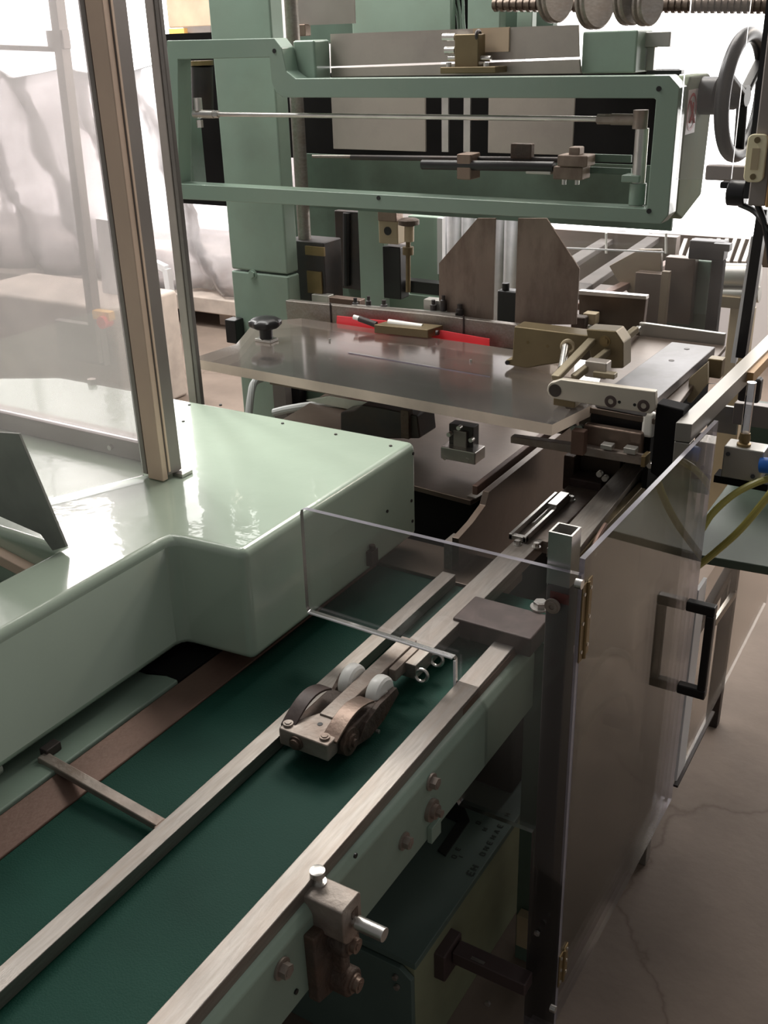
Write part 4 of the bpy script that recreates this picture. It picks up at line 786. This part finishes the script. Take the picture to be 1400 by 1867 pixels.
for k, pts in enumerate(([at(1348, 372, y=1.93), at(1375, 385, y=1.92), at(1395, 410, y=1.9), at(1425, 450, y=1.9)], [at(1380, 372, y=1.9), at(1390, 395, y=1.9), at(1398, 430, y=1.9), at(1405, 480, y=1.9)])):
    bm = B(); bm_tube(bm, pts, .0055, 8); tag(obj('black_cable', bm, 'black'), ['black cable sagging from the clamp to the right edge', 'black cable hanging straight from the switch enclosure'][k], 'cable', 'black cables at the right edge')
t = thing('black_mast', 'black vertical mast with white edge at the right', 'mast', (-.45, 2.5, .8))
bm = B(); bm_bar(bm, at(1392, 380, y=2.45), at(1352, 650, y=2.45), .022, .03, (0, 1, 0)); obj('mast', bm, 'black', t)
bm = B(); bm_bar(bm, at(1376, 430, y=2.46), at(1338, 660, y=2.46), .012, .02, (0, 1, 0)); obj('white_edge', bm, 'white_paint', t)
# hanging clear panel
q0 = at(1230, 327, y=1.93); 
gh = sheet('hanging_guard', [(q0.x, q0.z), (q0.x+.10, q0.z+.004), (q0.x+.10, 2.0), (q0.x, 2.0)], 'y', 1.93, 1.936, 'plexi', 'plexi_line'); tag(gh, 'clear guard sheet hanging in front of the right end of the head frame', 'guard panel')

# ------------------------------------------------------------------ rear machine seen at right
rg = thing('rear_guard_box', 'clear guard box over the machine parts at the rear right', 'guard box', (-.9, 2.9, .8))
y = 2.9; pl = [(1003, 402), (1190, 425), (1382, 430), (1372, 470), (1335, 700), (1150, 700), (1010, 600)]
bm = B(); bm_prism(bm, [(lambda q: (q.x, q.z))(at(px, py, y=y)) for px, py in pl], 'y', y, y+.006, 1); obj('front_sheet', bm, ['plexi', 'plexi_line'], rg)
bm = B(); bm_bar(bm, at(1025, 452, y=2.85), at(1210, 460, y=2.85), .004, .004); obj('shelf_edge', bm, 'white_paint', rg)
for px in (1105, 1214): cyl('pin', at(px, 425, y=2.86), at(px, 462, y=2.86), .0035, 'nylon', rg, n=8)
t = thing('rear_conveyor', 'inclined steel conveyor bars behind the guard box', 'conveyor', (-1.2, 3.3, .8))
for (a_, b_, y0_, y1_, w_, m_) in (((1040, 540), (1200, 430), 2.75, 4.0, .05, 'bar_dull'), ((1010, 500), (1130, 425), 3.0, 4.2, .05, 'bar_dull'), ((1060, 560), (1240, 470), 2.7, 3.6, .03, 'steel_brown')):
    bm = B(); bm_bar(bm, at(*a_, y=y0_), at(*b_, y=y1_), w_, .02); obj('bar', bm, m_, t, .003)
fbox('dark_bed', (1000, 425), (1230, 520), 3.9, .05, 'sheet_dark', t)
t = thing('rear_bracket', 'tan bracket plates and dark uprights in the rear guard box', 'bracket', (-.9, 3.0, .9))
poly('tan_plate', [(1110, 485), (1165, 455), (1205, 455), (1205, 500), (1150, 540), (1125, 510)], 3.05, .02, 'tan_dim', t, .002)
fbox('dark_upright', (1155, 498), (1205, 592), 3.0, .04, 'sheet_dark', t, .002); fbox('tan_strip', (1202, 495), (1216, 595), 2.98, .02, 'tan_dim', t, .001); fbox('grey_slab', (1208, 470), (1262, 590), 3.06, .04, 'sheet_dark', t, .002)
fbox('black_block', (1255, 440), (1320, 475), 2.98, .05, 'black', t, .004); fbox('black_post', (1290, 475), (1312, 610), 2.98, .03, 'black_matt', t, .002); fbox('dark_body', (1250, 475), (1292, 575), 3.1, .05, 'green_dark', t, .004)
fbox('black_arm', (1300, 445), (1330, 458), 2.96, .03, 'black', t)
fbox('green_bed', (1210, 570), (1300, 640), 3.1, .05, 'green_in_shade', t); 
t = thing('rear_press_plate', 'dark steel plate with bright top edge behind the right forming plate', 'plate', (-.9, 2.5, .95))
poly('plate', [(1055, 535), (1178, 545), (1172, 596), (1150, 1200), (1060, 1200), (1055, 570)], 2.42, .02, 'sheet_dark', t, .002); poly('top_edge', [(1055, 530), (1178, 540), (1178, 546), (1055, 537)], 2.41, .02, 'steel_bright', t)
bm = B(); bm_bar(bm, at(1075, 600, y=2.38), at(1125, 560, y=2.6), .012, .02); obj('silver_link', bm, 'steel_bright', t, .002); bm = B(); bm_bar(bm, at(1070, 580, y=2.36), at(1125, 545, y=2.58), .02, .014); obj('black_link', bm, 'black', t, .002)
fbox('tan_foot', (1062, 572), (1085, 592), 2.33, .03, 'tan_block', t, .002); fbox('brown_stud', (1040, 578), (1065, 600), 2.3, .03, 'rust_cast', t, .004)
for k, (py, r) in enumerate(((500, .028), (535, .020))):
    bm = B(); bm_cyl(bm, at(1305, py, y=3.3), at(1385, py+2, y=3.3), r*1.25, n=24); tag(obj('pipe', bm, 'alu'), ['upper thick pale pipe at the rear right', 'lower thinner pale pipe at the rear right'][k], 'pipe', 'pale pipes at the rear right')
t = thing('yellow_equipment', 'yellowish equipment panel behind the mast at the rear right', 'equipment', (-.8, 3.4, .6))
fbox('panel', (1305, 560), (1345, 1010), 3.3, .05, 'tan_block', t, .004); fbox('dark_top', (1300, 540), (1350, 562), 3.25, .05, 'olive_brass', t, .004)
t = thing('grating_bed', 'grey slatted bed at the far rear right', 'bed', (-.9, 4.2, .8))
bm = B()
for k in range(14):
    p, q = at(1190+k*15, 438, y=4.4), at(1175+k*15, 480, y=4.05); bm_bar(bm, p, q, .015, .015)
obj('slats', bm, 'sheet_metal', t); fbox('backing', (1180, 432), (1420, 480), 4.45, .04, 'sheet_dark', t)
# bluish light plastic between plates
bm = B(); q0, q1 = at(805, 395, y=3.6), at(935, 540, y=3.6); n = 18
vs = []
for i in range(n+1):
    x = q0.x+(q1.x+.02-q0.x)*i/n; yy = 3.6+.03*math.sin(i*1.9)
    vs.append((bm.verts.new((x, yy, .3)), bm.verts.new((x, yy, 1.9))))
for i in range(n): bm.faces.new((vs[i][0], vs[i+1][0], vs[i+1][1], vs[i][1]))
o = obj('plastic_curtain', bm, 'plastic_film'); o.modifiers.new('s', 'SOLIDIFY').thickness = .004; tag(o, 'bluish hanging plastic curtain seen between the two forming plates', 'curtain')
t = thing('small_black_valve', 'small black valve behind the gap between the forming plates', 'valve', (-1.1, 2.5, 1.0))
fbox('body', (900, 530), (940, 1115), 2.5, .04, 'black', t, .006); cyl('knob', at(922, 528, y=2.51), at(922, 516, y=2.51), .010, 'black', t)
# ------------------------------------------------------------------ left background
t = thing('film_wrapped_pallet', 'goods wrapped in shiny grey plastic film far behind the posts', 'wrapped goods', (-4.0, 4.7, 0))
bm = B(); nx, nz = 26, 16; g = []
for i in range(nx+1):
    row = []
    for j in range(nz+1):
        x = -7.2+3.7*i/nx; z = .22+(1.30+.03*math.sin(i*1.1))*j/nz; row.append(bm.verts.new((x, 4.98+.07*math.sin(i*1.7+j*.4)+.03*math.sin(j*1.3+i), z)))
    g.append(row)
for i in range(nx):
    for j in range(nz): bm.faces.new((g[i][j], g[i+1][j], g[i+1][j+1], g[i][j+1]))
o = obj('film', bm, 'film_clear', t, ang=80); o.modifiers.new('s', 'SOLIDIFY').thickness = .02
box('goods', -7.2, -3.5, 5.12, 5.45, .2, .42, 'bench', t, .02); box('pallet', -7.2, -3.45, 4.9, 5.45, .10, .2, 'bench', t, .01)
for x in (-7.0, -6.1, -5.2, -4.3, -3.55): box('pallet_block', x-.05, x+.05, 5.02, 5.4, 0, .1, 'bench', t)
t = thing('white_steel_frame', 'small white steel frame leg between the two guard posts', 'frame', (-3.6, 3.6, 0))
bm = B(); bm_bar(bm, at(283, 480, y=4.7), at(303, 490, y=4.7), .04, .04, (0, 1, 0)); bm_bar(bm, at(304, 490, y=4.7), at(322, 612, y=4.7), .04, .04, (0, 1, 0)); bm_bar(bm, at(290, 566, y=4.7), at(318, 569, y=4.7), .03, .03, (0, 1, 0)); obj('legs', bm, 'white_paint', t)
t = thing('grey_cabinet', 'grey cabinet seen hazily through the left guard panels', 'cabinet', (-3.7, 3.3, 0))
bm = B(); p = at(60, 660, y=3.3); bm_box(bm, -4.6, -3.55, 3.35, 3.8, .0, .55); obj('body', bm, 'bench', t, .02)
fbox('front', (105, 590), (185, 660), 3.3, .04, 'post_grey', t, .004)
es = thing('emergency_stop', 'red emergency stop button on an orange box beyond the left panels', 'button', (-3.3, 3.2, .4))
fbox('box', (168, 568), (198, 584), 3.25, .04, 'amber', es, .004); p = at(190, 587, y=3.25); cyl('button', p+Vector((0, .03, 0)), p-Vector((0, .02, 0)), .028, 'red_button', es)
t = thing('far_upright', 'pale grey upright with a cross rail far behind the left panels', 'upright', (-3.5, 3.3, 0))
bm = B(); bm_bar(bm, at(98, -40, y=3.3), at(182, 660, y=3.3), .045, .05, (0, 1, 0)); obj('upright', bm, 'post_grey', t, .003); bm = B(); bm_bar(bm, at(-60, 84, y=3.3), at(105, 90, y=3.3), .02, .03, (0, 1, 0)); obj('cross_rail', bm, 'post_grey', t); fbox('coupling', (85, 55), (115, 90), 3.28, .04, 'post_grey', t, .003)
bm = B(); bm_bar(bm, at(195, 400, y=3.6), at(222, 690, y=3.6), .11, .04, (0, 1, 0)); tag(obj('partition', bm, 'white_paint'), 'pale panel just left of the tan post', 'panel')
t = thing('cardboard_box', 'cardboard boxes far behind, left of the green column', 'box', (-4, 5.2, 1.4))
fbox('box', (302, -40), (382, 50), 5.3, .15, 'cardboard', t, .01); fbox('yellow_label', (308, 52), (336, 68), 5.2, .03, 'amber', t); fbox('dark_shelf', (335, 48), (384, 74), 5.25, .1, 'post_grey', t)
